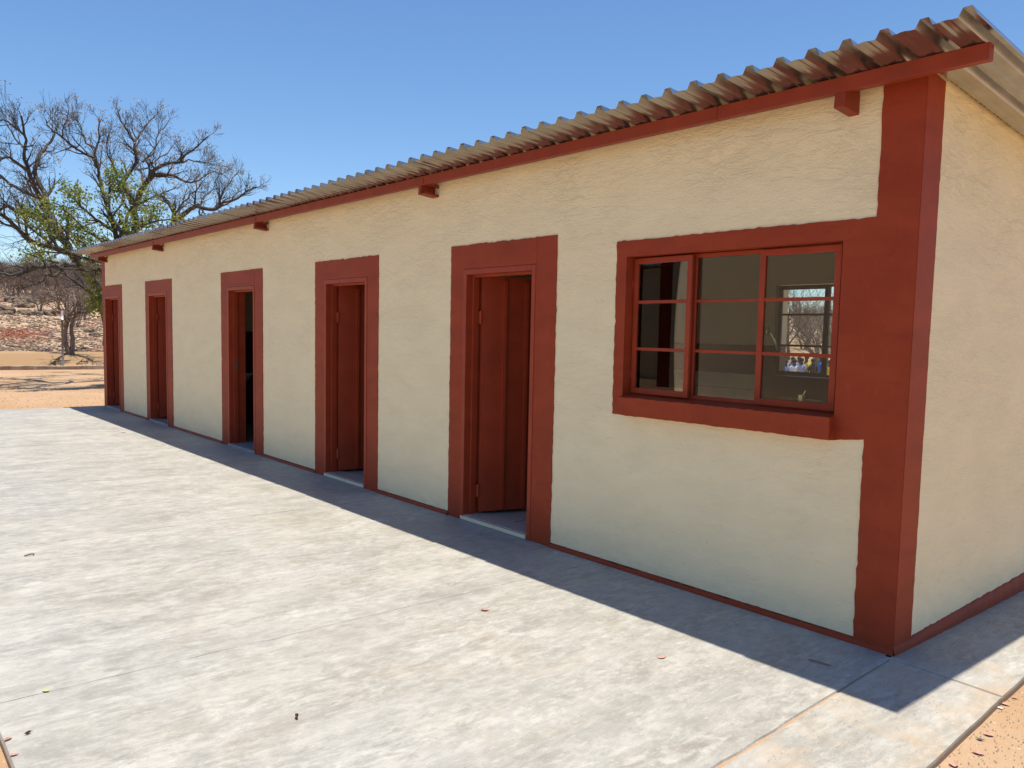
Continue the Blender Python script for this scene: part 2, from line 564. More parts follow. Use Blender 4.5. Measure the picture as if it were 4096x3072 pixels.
# sand lying in the open seam
mb = MB()
mb.face([(seam(.0) - .01, 0, -.008), (seam(-3.58) - .01, -3.57, -.008), (seam(-3.58) + .03, -3.57, -.008), (seam(0) + .02, 0, -.008)])
mb.face([(0, -.09, -.012), (.49, -.11, -.012), (.49, -.04, -.012), (0, 0, -.012)])
for xx_ in xj[1:6]:
    q = MB(); q.face([(xx_ - .004, -3.57, -.0011), (xx_ + .004, -3.57, -.0011), (xx_ + .004, .02, -.0011), (xx_ - .004, .02, -.0011)])
    q.build('joint_filler', M['conc'], apron)
q = MB(); q.face([(-.03, -.08, -.0016), (.035, -.08, -.0016), (.035, .02, -.0016), (-.03, .02, -.0016)]); q.build('joint_filler', M['conc2'], apron)
mb.face([(-.04, -.02, -.006), (.03, -.06, -.006), (.03, .02, -.006), (-.04, .03, -.006)])
sj = mb.build('sand_in_seam', M['sand'], apron); sj['kind'] = 'stuff'

# ------------------------------------------------------------------ the block
BL = empty('classroom_block', (0, 0, 0))
tag(BL, 'long low cream plastered block with brick red trim, five open doors and a tin roof', 'building')
XL = -15.02
YB = 3.22
def zroof(y): return 2.84 - .10 * y          # underside of the sheets

def jit(poly, amp, step, seed, keep=()):
    rn = random.Random(seed)
    out = []
    n = len(poly)
    for i in range(n):
        a, b = Vector(poly[i]), Vector(poly[(i + 1) % n])
        L = (b - a).length
        k = 1 if i in keep else max(1, int(L / step))
        d = (b - a).normalized() if L > 0 else Vector((1, 0))
        nr = Vector((-d.y, d.x))
        for j in range(k):
            p = a.lerp(b, j / k)
            if j: p += nr * (rn.gauss(0, 1) * amp + amp * .8 * noise.noise(Vector((p.x * 4, p.y * 4, seed))))
            out.append(p)
    return out

def plate(name, loops, depth0, depth1, mat, parent, axis='y', **kw):
    """polygon with holes in the wall plane, extruded from depth0 (front) to depth1"""
    pv = [[Vector((p[0], p[1], 0)) for p in lp] for lp in loops]
    tris = tessellate_polygon(pv)
    flat = [p for lp in pv for p in lp]
    mb = MB()
    def P(p, d): return (p.x, d, p.y) if axis == 'y' else (d, p.x, p.y)
    n = len(flat)
    mb.v = [P(p, depth0) for p in flat] + [P(p, depth1) for p in flat]
    for t in tris:
        mb.f.append(tuple(t)); mb.m.append(0)
    o = 0
    for lp in pv:
        k = len(lp)
        for i in range(k):
            j = (i + 1) % k
            mb.f.append((o + i, o + j, n + o + j, n + o + i)); mb.m.append(0)
        o += k
    return mb.build(name, mat, parent, fix=True, **kw)

doors = [  # outer left/right of the red surround, frame left/right
    (-15.02, -13.712, -14.85, -13.91),
    (-12.332, -11.004, -12.175, -11.24),
    (-8.995, -7.657, -8.767, -7.891),
    (-6.282, -4.977, -6.068, -5.184),
    (-3.806, -2.519, -3.625, -2.739)]
ZO, ZI = 2.265, 2.07
WX0, WX1, WZ0, WZ1 = -1.852, -.371, 1.135, 2.072
ZT = 2.845

def front_wall():
    xs = sorted({XL, 0.0, WX0, WX1} | {d[2] for d in doors} | {d[3] for d in doors})
    zs = [-.1, WZ0, ZI, WZ1, ZT]
    y0, y1 = 0.0, .22
    def hole(xa, xb, za, zb):
        xm, zm = (xa + xb) / 2, (za + zb) / 2
        if any(d[2] < xm < d[3] for d in doors) and zm < ZI: return True
        return WX0 < xm < WX1 and WZ0 < zm < WZ1
    mb = MB()
    solid = {}
    for i in range(len(xs) - 1):
        for j in range(len(zs) - 1):
            solid[i, j] = not hole(xs[i], xs[i + 1], zs[j], zs[j + 1])
    for (i, j), s in solid.items():
        if not s: continue
        xa, xb, za, zb = xs[i], xs[i + 1], zs[j], zs[j + 1]
        mb.face([(xa, y0, za), (xb, y0, za), (xb, y0, zb), (xa, y0, zb)], 0)
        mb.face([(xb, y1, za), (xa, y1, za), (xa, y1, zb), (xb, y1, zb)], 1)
        if not solid.get((i - 1, j), False): mb.face([(xa, y1, za), (xa, y0, za), (xa, y0, zb), (xa, y1, zb)], 0 if i == 0 else 2)
        if not solid.get((i + 1, j), False): mb.face([(xb, y0, za), (xb, y1, za), (xb, y1, zb), (xb, y0, zb)], 0 if i == len(xs) - 2 else 2)
        if not solid.get((i, j - 1), False): mb.face([(xa, y1, za), (xb, y1, za), (xb, y0, za), (xa, y0, za)], 2)
        if not solid.get((i, j + 1), False): mb.face([(xa, y0, zb), (xb, y0, zb), (xb, y1, zb), (xa, y1, zb)], 2)
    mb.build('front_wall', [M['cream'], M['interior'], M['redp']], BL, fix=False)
front_wall()

# gable walls, back wall with its windows
def gable(name, x0, x1, faces_mat):
    mb = MB()
    pr = [(.22, -.1), (YB, -.1), (YB, zroof(YB) + .003), (.22, zroof(.22) + .003)]
    a = [(x0, y, z) for y, z in pr]; b = [(x1, y, z) for y, z in pr]
    mb.face(a[::-1]); mb.face(b)
    for i in range(4):
        j = (i + 1) % 4
        mb.face([a[i], a[j], b[j], b[i]])
    return mb.build(name, faces_mat, BL, fix=True)
g = gable('gable_wall', -.2, 0, M['cream'])
mb = MB()
for i in range(60):
    y0_, y1_ = -.0 + .0605 * i, .0605 * (i + 1)
    e_ = .004 * noise.noise(Vector((y0_ * 9, 0, 4)))
    mb.box((-.022, max(y0_, .001), zroof(y0_) - .02), (.003 + e_, min(y1_, YB), zroof(y1_) + .026))
mb.build('mortar_fill', M['cream'], BL)
gable('gable_wall', XL, XL + .2, M['cream'])
# inner linings
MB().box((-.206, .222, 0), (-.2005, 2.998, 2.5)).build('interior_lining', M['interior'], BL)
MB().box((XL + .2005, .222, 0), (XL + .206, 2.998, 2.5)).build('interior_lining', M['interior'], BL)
BW = [(-2.645, -1.14, 1.20, 2.07), (-9.3, -8.6, 1.5, 2.07), (-5.9, -5.3, 1.5, 2.07)]
def back_wall():
    xs = sorted({XL + .2, -.2} | {w[0] for w in BW} | {w[1] for w in BW})
    zs = sorted({-.1, 1.2, 1.5, 2.07, zroof(3.0)})
    mb = MB()
    for i in range(len(xs) - 1):
        for j in range(len(zs) - 1):
            xm, zm = (xs[i] + xs[i + 1]) / 2, (zs[j] + zs[j + 1]) / 2
            if any(w[0] < xm < w[1] and w[2] < zm < w[3] for w in BW): continue
            mb.box((xs[i], 3.0, zs[j]), (xs[i + 1], YB, zs[j + 1]))
    me = mb.mesh('back_wall', M['interior'])
    bm = bmesh.new(); bm.from_mesh(me)
    bmesh.ops.remove_doubles(bm, verts=bm.verts, dist=1e-5)
    # drop the internal faces shared by neighbouring boxes
    seen = {}
    for f in bm.faces: seen.setdefault(tuple(round(c, 4) for c in f.calc_center_median()), []).append(f)
    bmesh.ops.delete(bm, geom=[f for fs in seen.values() if len(fs) > 1 for f in fs], context='FACES')
    bm.to_mesh(me); bm.free()
    link('back_wall', me, BL)
back_wall()
for x in (-13.05, -10.75, -6.95, -4.06):
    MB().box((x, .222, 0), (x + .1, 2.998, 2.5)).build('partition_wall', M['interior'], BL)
MB().box((XL + .207, .221, 2.42), (-.207, 2.997, 2.44)).build('ceiling_board', M['ceil'], BL)
MB().box((XL + .207, .0, -.1), (-.207, 2.999, .033)).build('interior_floor', M['ifloor'], BL)

# red painted bands, a few millimetres proud and hand-cut at their edges
PR = -.007
def u_band(x0, x1, f0, f1, zo, zi, seed):
    out = jit([(x0, -.04), (x0, zo), (x1, zo), (x1, -.04), (f1, -.04), (f1, zi), (f0, zi), (f0, -.04)], .0022, .035, seed, keep=(3, 4, 5, 6, 7))
    plate('door_surround', [out], PR, .001, M['redp'], BL)
for k, (a, b, c, d) in enumerate(doors):
    if k: u_band(a, b, c, d, ZO, ZI, k)
# leftmost surround runs into the corner band
out = jit([(XL - .004, -.04), (XL - .004, ZT), (-14.83, ZT), (-14.83, ZO), (-13.712, ZO), (-13.712, -.04), (-13.91, -.04), (-13.91, ZI), (-14.85, ZI), (-14.85, -.04)], .0022, .035, 9, keep=(0, 5, 6, 7, 8, 9))
plate('door_surround', [out], PR, .001, M['redp'], BL)
# window surround and corner band in one, with the window as a hole
hole = [(WX0, WZ0), (WX1, WZ0), (WX1, WZ1), (WX0, WZ1)]
out = jit([(0.004, -.04), (.004, ZT), (-.205, ZT), (-.205, 2.176), (-1.94, 2.176), (-1.94, 1.04), (-.36, 1.04), (-.205, 1.062), (-.203, -.04)], .002, .03, 12, keep=(0, 8))
plate('window_surround', [out, hole[::-1]], PR, .001, M['redp'], BL)
out = jit([(PR + .003, -.04), (.185, -.04), (.186, zroof(.186)), (PR + .003, ZT)], .0018, .035, 14, keep=(0, 2, 3))
plate('corner_band', [out], .007, -.001, M['redp'], BL, axis='x')
# rounded red plinth strip between the doors and on the gable
def plinth(x0, x1, seed):
    rn = random.Random(seed)
    k = max(2, int((x1 - x0) / .03))
    mb = MB(); rows = []
    for i in range(k + 1):
        x = x0 + (x1 - x0) * i / k
        t = .030 + rn.gauss(0, .0022) + .004 * noise.noise(Vector((x * 3, seed, 0)))
        d = .018 + rn.gauss(0, .0012)
        rows.append([(x, -d - .004, -.01), (x, -d - .002, .010), (x, -d * .75, t * .75), (x, -.0015, t), (x, .002, t)])
    for i in range(k):
        for j in range(4):
            mb.face([rows[i][j], rows[i + 1][j], rows[i + 1][j + 1], rows[i][j + 1]])
    mb.build('plinth_strip', M['redp'], BL, fix=True, smooth=True)
for a, b in ((-13.712, -12.332), (-11.004, -8.995), (-7.657, -6.282), (-4.977, -3.806), (-2.519, .012)):
    plinth(a, b, int(-a * 10))
rn = random.Random(5)
mb = MB(); rows = []
for i in range(111):
    y = -.014 + 3.24 * i / 110
    t = .045 + .034 * max(0, y) + rn.gauss(0, .002)
    if y < .185: t = .045
    d = .017 + rn.gauss(0, .001)
    rows.append([(d + .004, y, -.01), (d + .002, y, .012), (d * .8, y, t * .8), (.0075 if y < .185 else .0015, y, t), (-.002, y, t)])
for i in range(110):
    for j in range(4):
        mb.face([rows[i][j], rows[i + 1][j], rows[i + 1][j + 1], rows[i][j + 1]])
mb.build('plinth_strip', M['redp'], BL, fix=True, smooth=True)

# doors: pressed steel frame, boarded leaf standing open, hinges, step
def doorset(k, x0, x1, ang, leaf_side, tiled):
    fr = MB()
    top = ZI - .002
    for s, xa in ((1, x0), (-1, x1)):
        def bx(w0, w1, ya, yb, zt=top - .0):
            a, b = xa + s * w0, xa + s * w1
            fr.box((min(a, b), ya, .001), (max(a, b), yb, zt))
        bx(.001, .042, -.012, .048)
        bx(.002, .062, .048, .105, top - .001)
        bx(.002, .040, .105, .215, top - .001)
    fr.box((x0 + .042, -.012, top - .042), (x1 - .042, .048, top))
    fr.box((x0 + .062, .0485, top - .062), (x1 - .062, .105, top - .001))
    fr.box((x0 + .04, .1055, top - .04), (x1 - .04, .215, top - .001))
    f = fr.build('door_frame', M['red'], BL, bevel=.003)
    # leaf
    w = (x1 - x0) - .10
    sgn = 1 if leaf_side == 'L' else -1
    hx = x0 + .088 if leaf_side == 'L' else x1 - .088
    Mx = Matrix.Translation((hx, .118, .062)) @ Matrix.Rotation(ang * sgn, 4, 'Z')
    H = 1.955
    leaf = MB()
    # ledges and rails behind the boards
    leaf.box((0, .004, 0), (sgn * w, .03, H) if sgn > 0 else (0, .03, H)) if sgn > 0 else leaf.box((-w, .004, 0), (0, .03, H))
    lf = leaf.build('door_leaf', M['red'], BL)
    lf.matrix_local = Mx
    n = 4
    bw = w / n
    bm_ = MB().box((.0015, -.006, .0005), (bw - .0015, .003, H - .0005)).mesh('board', M['red'])
    st_ = MB().box((-.014, -.034, .012), (.014, -.0065, H - .03)).mesh('cover_strip', M['red'])
    for i in range(n):
        xx = i * bw if sgn > 0 else -w + i * bw
        o = link('board', bm_, lf, (xx, 0, 0))
        if 0 < i:
            link('cover_strip', st_, lf, (xx, 0, 0))
    hm = MB().box((-.03, -.012, -.05), (.004, .0, .05))
    hm.tube([Vector((-.014, -.014, -.055)), Vector((-.014, -.014, .055))], .009, 8)
    hme = hm.mesh('hinge', M['red'])
    for z in (.18, 1.62):
        link('hinge', hme, lf, (0, 0, z))
    lk = MB(); lk.box((w - .09 if sgn > 0 else -w + .05, -.022, .92), (w - .05 if sgn > 0 else -w + .09, -.006, 1.08))
    hx2 = (w - .07) * sgn
    lk.tube([Vector((hx2, -.02, 1.03)), Vector((hx2, -.055, 1.03)), Vector((hx2 - sgn * .11, -.055, 1.03))], .008, 8)
    lk.build('handle', M['chrome'], lf)
    # step
    if tiled:
        st = MB().box((x0 + .003, -.006, -.02), (x1 - .045, .19, .037)).build('door_step', M['grout'], BL)
        mid = x0 + (x1 - x0) * .52
        strip = [(x0 + .006, mid - .003), (mid + .003, x1 - .05)]
        for a, b in strip:
            MB().box((a, -.015, .004), (b, -.0062, .0335)).build('tile', M['wtile'], st, bevel=.001)
            MB().box((a, -.0055, .0372), (b, .185, .043)).build('tile', M['tile'], st, bevel=.001)
        for a, b in strip:
            MB().box((a + .02, .2, .033), (min(b, x1 - .09), .55, .037)).build('tile', M['tile'], st)
            MB().box((a + .02, .556, .033), (min(b, x1 - .09), .92, .037)).build('tile', M['tile'], st)
    else:
        MB().box((x0 + .003, -.02, -.02), (x1 - .003, .19, .034)).build('door_step', M['ifloor'], BL, bevel=.006)
doorset(0, doors[0][2], doors[0][3], R(80), 'L', False)
doorset(1, doors[1][2], doors[1][3], R(82), 'L', False)
doorset(2, doors[2][2], doors[2][3], R(100), 'R', False)
doorset(3, doors[3][2], doors[3][3], R(78), 'L', True)
doorset(4, doors[4][2], doors[4][3], R(72.5), 'L', True)
# lock plate on the middle door frame
MB().box((doors[2][2] + .0622, .07, 1.0), (doors[2][2] + .064, .095, 1.13)).build('strike_plate', M['grout'], BL)

# the joints in the surround paint above the doors (the frame's outer groove line)
for k in (2, 4):
    x = doors[k][3] + .006
    MB().box((x - .0015, PR - .0018, ZI), (x + .0015, PR + .001, ZO - .01)).build('plaster_joint', M['redp'], BL)

# steel windows
def frame_rect(mb, x0, x1, z0, z1, w, ya, yb):
    mb.box((x0, ya, z0), (x1, yb, z0 + w)); mb.box((x0, ya, z1 - w), (x1, yb, z1))
    mb.box((x0, ya, z0 + w), (x0 + w, yb, z1 - w)); mb.box((x1 - w, ya, z0 + w), (x1, yb, z1 - w))
def steel_window(x0, x1, z0, z1, y, mat, flip=1, detail=True, tilt=0):
    m1 = x0 + (x1 - x0) * .338; m2 = x0 + (x1 - x0) * .662
    bars = [z0 + (z1 - z0) * .335, z0 + (z1 - z0) * .677]
    mb = MB()
    frame_rect(mb, x0, x1, z0, z1, .024, y, y + .03)
    for m in (m1, m2): mb.box((m - .012, y + .001, z0 + .024), (m + .012, y + .029, z1 - .024))
    for b in bars: mb.box((m1 + .012, y + .004, b - .009), (m2 - .012, y + .022, b + .009))
    win = mb.build('window', mat, BL, bevel=.002)
    def panes(par, xa, xb, yy, zs, M4=None):
        for i in range(3):
            MB().box((xa, yy, zs[i]), (xb, yy + .003, zs[i + 1])).build('pane', M['glass'], par)
    zl = [z0 + .02, bars[0], bars[1], z1 - .02]
    for i in range(3):
        MB().box((m1 + .011, y + .012, zl[i] + (.008 if i else 0)), (m2 - .011, y + .015, zl[i + 1] - (.008 if i < 2 else 0))).build('pane', M['glass'], win)
    for (xa, xb, hinge, ang) in ((x0 + .006, m1 + .006, 0, tilt), (m2 - .006, x1 - .006, 1, 0)):
        # sash built about its hinge line
        hxx = xa if hinge == 0 else xb
        sb = MB()
        frame_rect(sb, xa - hxx, xb - hxx, z0 + .006, z1 - .006, .036, -.014, .006)
        for b in bars: sb.box((xa - hxx + .036, -.011, b - .010), (xb - hxx - .036, .004, b + .010))
        sh = sb.build('sash', mat, win, (hxx, y, 0), bevel=.002)
        sh.rotation_euler = (0, 0, -ang)
        zz = [z0 + .04, bars[0] + .009, bars[0] - .009, bars[1] + .009]
        for za, zb in ((z0 + .041, bars[0] - .009), (bars[0] + .009, bars[1] - .009), (bars[1] + .009, z1 - .041)):
            MB().box((xa - hxx + .034, -.004, za), (xb - hxx - .034, -.001, zb)).build('pane', M['glass'], sh)
    if detail:
        for z in (z0 + .13, z1 - .17):
            hb = MB()
            hb.box((x0 - .02, y - .012, z - .022), (x0 + .003, y + .003, z + .022)); hb.tube([Vector((x0 - .006, y - .014, z - .026)), Vector((x0 - .006, y - .014, z + .026))], .006, 8)
            hb.build('hinge', mat, win)
        for xx, s in ((m1 - .005, -1), (m2 + .03, 1)):
            q = MB()
            pts = [Vector((xx, y + .035, z0 + .43)), Vector((xx + s * .012, y + .055, z0 + .415)), Vector((xx + s * .04, y + .06, z0 + .37)), Vector((xx + s * .055, y + .06, z0 + .315))]
            q.tube(pts, [.009, .008, .011, .006], 8)
            q.box((xx - .008, y + .02, z0 + .40), (xx + .008, y + .04, z0 + .45))
            q.build('handle', M['brass'], win, smooth=True)
        for xa, xb in ((x0 + .06, x0 + .27), (m2 + .14, m2 + .38)):
            q = MB()
            q.tube([Vector((xa, y + .045, z0 + .05)), Vector((xb, y + .045, z0 + .05))], .0055, 6)
            q.box(((xa + xb) / 2 - .012, y + .03, z0 + .038), ((xa + xb) / 2 + .012, y + .055, z0 + .075))
            q.tube([Vector(((xa + xb) / 2 + .005, y + .045, z0 + .07)), Vector(((xa + xb) / 2 + .018, y + .05, z0 + .10))], .004, 6)
            q.build('window_stay', M['brass'], win)
    return win
steel_window(-1.850, -.405, 1.178, 2.068, .075, M['red'], tilt=R(3))
steel_window(-2.640, -1.145, 1.205, 2.065, 3.055, M['darkframe'], detail=False)
for a, b, c, d in BW[1:]:
    mb = MB(); frame_rect(mb, a + .003, b - .003, c + .003, d - .003, .03, 3.1, 3.13)
    w = mb.build('window', M['darkframe'], BL)
    MB().box((a + .02, 3.112, c + .02), (b - .02, 3.115, d - .02)).build('pane', M['glass'], w)
# sill: sloping top, projecting nib
sl_ = [(-.073, 1.046), (-.076, 1.163), (.02, 1.170), (.085, 1.178), (.085, 1.137), (.001, 1.137), (.001, 1.042)]
mb = MB()
rn = random.Random(3)
xsn = [-1.828 + (1.828 - .358) * i / 40 for i in range(41)]
rows = [[(x, y + rn.gauss(0, .0012) * (y < 0), z + rn.gauss(0, .0015) * (y < 0) ) for y, z in sl_] for x in xsn]
for i in range(40):
    x = xsn[i]
    for j in range(len(sl_)):
        j2 = (j + 1) % len(sl_)
        mb.face([rows[i][j], rows[i + 1][j], rows[i + 1][j2], rows[i][j2]])
mb.face(rows[0]); mb.face(rows[-1][::-1])
sillo = mb.build('window_sill', M['redp'], BL, fix=True)
# keep the sloping top inside the reveal
for v in sillo.data.vertices:
    if v.co.y > .004:
        v.co.x = min(max(v.co.x, WX0 + .001), WX1 - .001)

# wall tiles behind the basin, one by one
tm = MB().box((.0015, 0, .0015), (.1485, .006, .1485)).mesh('wall_tile', M['wtile'])
MB().box((-3.955, 2.993, .597), (-2.72, 2.9985, 1.198)).build('tile_bed', M['grout'], BL)
for i in range(8):
    for j in range(4):
        link('wall_tile', tm, BL, (-3.945 + .15 * i, 2.987, .597 + .15 * j))
# rafters, purlin, roof sheets
for x in (-14.65, -11.39, -7.51, -4.04, -.355):
    mb = MB()
    z0 = 2.692
    if x > -1:
        mb.box((x - .028, -.152, 0), (x + .028, 3.5, .114))
    else:   # lipped steel channel, open towards the near end
        mb.box((x - .06, -.152, 0), (x - .022, 3.5, .09))
        mb.box((x - .022, -.151, 0), (x + .035, 3.5, .007)); mb.box((x - .022, -.151, .083), (x + .035, 3.5, .09))
        mb.box((x + .029, -.150, .007), (x + .035, 3.5, .020)); mb.box((x + .029, -.150, .070), (x + .035, 3.5, .083))
        mb.box((x - .004, -.12, .085), (x + .002, -.098, .15))
    o = mb.build('rafter', M['redwood'], BL, (0, 0, 0), bevel=.004)
    o.location = (0, 0, z0 + .0)
    o.rotation_euler = (math.atan(-.10) * 1.0, 0, 0)
mb = MB()
joint = [-15.27, -11.9, -7.1, -1.08, .322]
for i in range(4):
    a, b = joint[i] + .001, joint[i + 1] - .001
    MB().box((a, -.150, 2.779), (b, -.100, 2.853)).build('purlin', M['redwood'], BL, bevel=.003)
for y in (.9, 1.9, 2.9, 3.4):
    MB().box((-14.9, y, zroof(y) - .078), (-.21, y + .05, zroof(y + .05) - .003)).build('purlin', M['redwood'], BL)
# tie plates at the rafters
for x in (-11.39, -7.51, -4.04):
    MB().box((x - .022, -.156, 2.79), (x + .022, -.1505, 2.83)).build('tie_plate', M['redwood'], BL)

PIT = .1715
def sheet_mesh(nr):
    """one IBR sheet: nr pitches, ribs 36 mm high, shallow stiffener in each pan; slightly sagged at the eaves"""
    prof = []
    for i in range(nr + 1):
        c = i * PIT
        rib = [(c - .036, 0), (c - .0175, .036), (c + .0175, .036), (c + .036, 0)]
        if i == 0: rib = [(c - .034, .004)] + rib[1:]
        prof += rib
        if i < nr:
            prof += [(c + .062, .0005), (c + .075, .0035), (c + .0965, .0035), (c + .1095, .0005)]
    ys = [-.43, -.36, -.15, .4, 1.2, 2.2, 3.2, 3.62]
    v, f = [], []
    for y in ys:
        for px_, pz in prof:
            v.append((px_, y, zroof(y) + .001 + pz))
    n = len(prof)
    for j in range(len(ys) - 1):
        for i in range(n - 1):
            f.append((j * n + i, j * n + i + 1, (j + 1) * n + i + 1, (j + 1) * n + i))
    me = bpy.data.meshes.new('roof_sheet')
    me.from_pydata(v, [], f); me.materials.append(M['galv'])
    return me
sm4 = sheet_mesh(4)
x = .335
k = 0
rn = random.Random(11)
xr = .335
while xr > -15.1:
    x0 = xr - 4 * PIT
    o = link('roof_sheet', sm4, BL, (x0, rn.uniform(-.008, .008), .0035 * (k % 2)))
    o.rotation_euler = (0, 0, R(rn.uniform(-.05, .05)))
    s = o.modifiers.new('gauge', 'SOLIDIFY'); s.thickness = .0012; s.offset = 1
    xr = x0
    k += 1
# screws with washers along the first purlin
scm = MB(); scm.tube([Vector((0, 0, 0)), Vector((0, 0, .004)), Vector((0, 0, .010))], [.011, .011, .005], 6)
scme = scm.mesh('roof_screw', M['galv'])
i = 0
xx = .335
while xx > -15.2:
    if i % 2 == 0: link('roof_screw', scme, BL, (xx, -.125, zroof(-.125) + .038))
    xx -= PIT; i += 1

# wash basin in the third room
ba = empty('wash_basin', (-10.65, .78, 0))
tag(ba, 'white ceramic wash basin on the wall inside the middle door', 'wash basin')
mb = MB()
rings = [(.0, .17, .64), (.10, .19, .66), (.30, .22, .78), (.36, .235, .83), (.36, .235, .855), (.325, .20, .855), (.27, .16, .78), (.05, .05, .74)]
nn = 20
vv = []
for (lx, hy, z) in rings:
    for j in range(nn):
        a = math.pi * 2 * j / nn
        cx_ = math.cos(a); sx_ = math.sin(a)
        x_ = (lx if lx > .01 else .03) * (.5 + .5 * cx_) if cx_ > -2 else 0
        vv.append((x_, hy * sx_ * (.75 + .25 * abs(sx_)), z))
mb.v = vv
for r_ in range(len(rings) - 1):
    for j in range(nn):
        j2 = (j + 1) % nn
        mb.f.append((r_ * nn + j, r_ * nn + j2, (r_ + 1) * nn + j2, (r_ + 1) * nn + j)); mb.m.append(0)
mb.f.append(tuple(range(nn))[::-1]); mb.m.append(0)
mb.f.append(tuple((len(rings) - 1) * nn + j for j in range(nn))); mb.m.append(0)
mb.build('bowl', M['white'], ba, smooth=True)
mb = MB(); mb.tube([Vector((.05, 0, .85)), Vector((.05, 0, .93)), Vector((.08, 0, .95)), Vector((.14, 0, .94)), Vector((.15, 0, .92))], .011, 8)
mb.build('tap', M['chrome'], ba, smooth=True)

# ------------------------------------------------------------------ block opposite (seen mirrored in the left sash)
OB = empty('block_opposite', (-25.0, -17.0, 0))
tag(OB, 'cream school block with red corner pillars standing across the yard', 'building')
mb = MB(); mb.box((-7, -5, -.1), (9, 0, 3.95)); mb.build('wall', M['cream'], OB)
for x in (-7.002, -1.2, 4.2, 8.4):
    mb = MB(); mb.box((x, -.1, -.1), (x + (.4 if x < 8 else .62), .012, 3.94)); mb.build('pillar', M['redp'], OB)
for x in (-3.5, 1.5, 6.4):
    mb = MB(); mb.box((x, -.1, .03), (x + .9, .015, 2.1)); mb.build('door', M['red'], OB)
mb = MB()
pr = []
for i in range(94):
    c = -7.3 + i * PIT
    pr += [(c - .036, 0), (c - .0175, .036), (c + .0175, .036), (c + .036, 0)]
for i in range(len(pr) - 1):
    a, b = pr[i], pr[i + 1]
    mb.face([(a[0], .4, 4.0 + a[1]), (b[0], .4, 4.0 + b[1]), (b[0], -5.4, 3.5 + b[1]), (a[0], -5.4, 3.5 + a[1])])
mb.build('roof', M['galv'], OB)
mb = MB(); mb.tube([Vector((7.3, .35, 3.9)), Vector((7.3, .3, 3.5)), Vector((7.8, .1, 2.6)), Vector((7.8, .08, .2))], .055, 8)
mb.build('downpipe', M['wpaint'], OB, smooth=True)

HB = empty('added_hall', (-9.5, -14.2, 0))  # unseen hall, added to keep sky out of the window pane reflections
tag(HB, 'tall plain cream hall added out of view so the window panes mirror wall instead of sky', 'building')
MB().box((-6.8, -2.4, -.1), (5.5, 0, 4.75)).build('wall', M['cream'], HB)
MB().box((-6.8, -2.8, 4.752), (5.8, .3, 4.83)).build('roof', M['galv'], HB)
MB().box((-6.81, .001, -.1), (-6.3, .014, 4.75)).build('corner_band', M['redp'], HB)

# ------------------------------------------------------------------ trees
def perp(d, rn):
    a = Vector((rn.gauss(0, 1), rn.gauss(0, 1), rn.gauss(0, 1)))
    a -= d * a.dot(d)
    return a.normalized() if a.length > 1e-6 else Vector((1, 0, 0))

def grow(out, tips, p, d, L, r, lev, maxlev, rn, nch, gn=.28, trop=.05, flat=0, minr=.004):
    seg = 5 if lev < 2 else 4
    pts, rad = [p.copy()], [r]
    d = d.normalized()
    q = p.copy()
    for i in range(seg):
        d = (d + perp(d, rn) * rn.uniform(.3, 1) * gn + Vector((0, 0, trop))).normalized()
        q = q + d * (L / seg)
        pts.append(q.copy())
        rad.append(max(minr, r * (1 - .72 * (i + 1) / seg)))
    out.append((pts, rad))
    if lev >= maxlev:
        tips.append((q.copy(), d.copy(), pts[-2].copy()))
        return
    branch(out, tips, pts, rad, L, lev, maxlev, rn, nch, gn, trop, minr)

def branch(out, tips, pts, rad, L, lev, maxlev, rn, nch, gn, trop, minr, t0=.25):
    n = nch[min(lev, len(nch) - 1)]
    k = len(pts) - 1
    for c in range(n):
        t = t0 + (1 - t0) * (c + rn.random()) / n
        if c == n - 1: t = 1
        f = t * k
        i = min(k - 1, int(f))
        p = pts[i].lerp(pts[i + 1], f - i)
        r = rad[i] + (rad[i + 1] - rad[i]) * (f - i)
        dd = (pts[i + 1] - pts[i]).normalized()
        an = rn.uniform(.4, .95) if t < 1 else rn.uniform(.1, .4)
        cd = dd * math.cos(an) + perp(dd, rn) * math.sin(an)
        cl = L * rn.uniform(.5, .82) * ((1.15 - .35 * t) if lev else (1.2 - .72 * t))
        grow(out, tips, p, cd, cl, max(minr, r * rn.uniform(.5, .75)), lev + 1, maxlev, rn, nch, gn, trop, 0, minr)

def tubes(out, thin=.012, split=None):
    mb = MB()
    for pts, rad in out:
        s = 7 if rad[0] > .05 else (5 if rad[0] > .02 else 3)
        mb.tube(pts, rad, s, cap=False)
    return mb

def leaves(spots, rn, n, size, spread):
    mb = MB()
    for p, d, q in spots:
        for _ in range(n):
            c = q.lerp(p, rn.uniform(.1, 1.15)) + Vector((rn.gauss(0, spread), rn.gauss(0, spread), rn.gauss(0, spread)))
            a = Vector((rn.gauss(0, 1), rn.gauss(0, 1), rn.gauss(0, .6) - .5)).normalized()
            b = perp(a, rn)
            s = size * rn.uniform(.6, 1.3)
            mb.face([c, c + a * s * .5 + b * s * .28, c + a * s, c + a * s * .5 - b * s * .28])
    return mb

def px(X, Y, dist): return at(.4973 * X, 300 + .4973 * Y, dist)

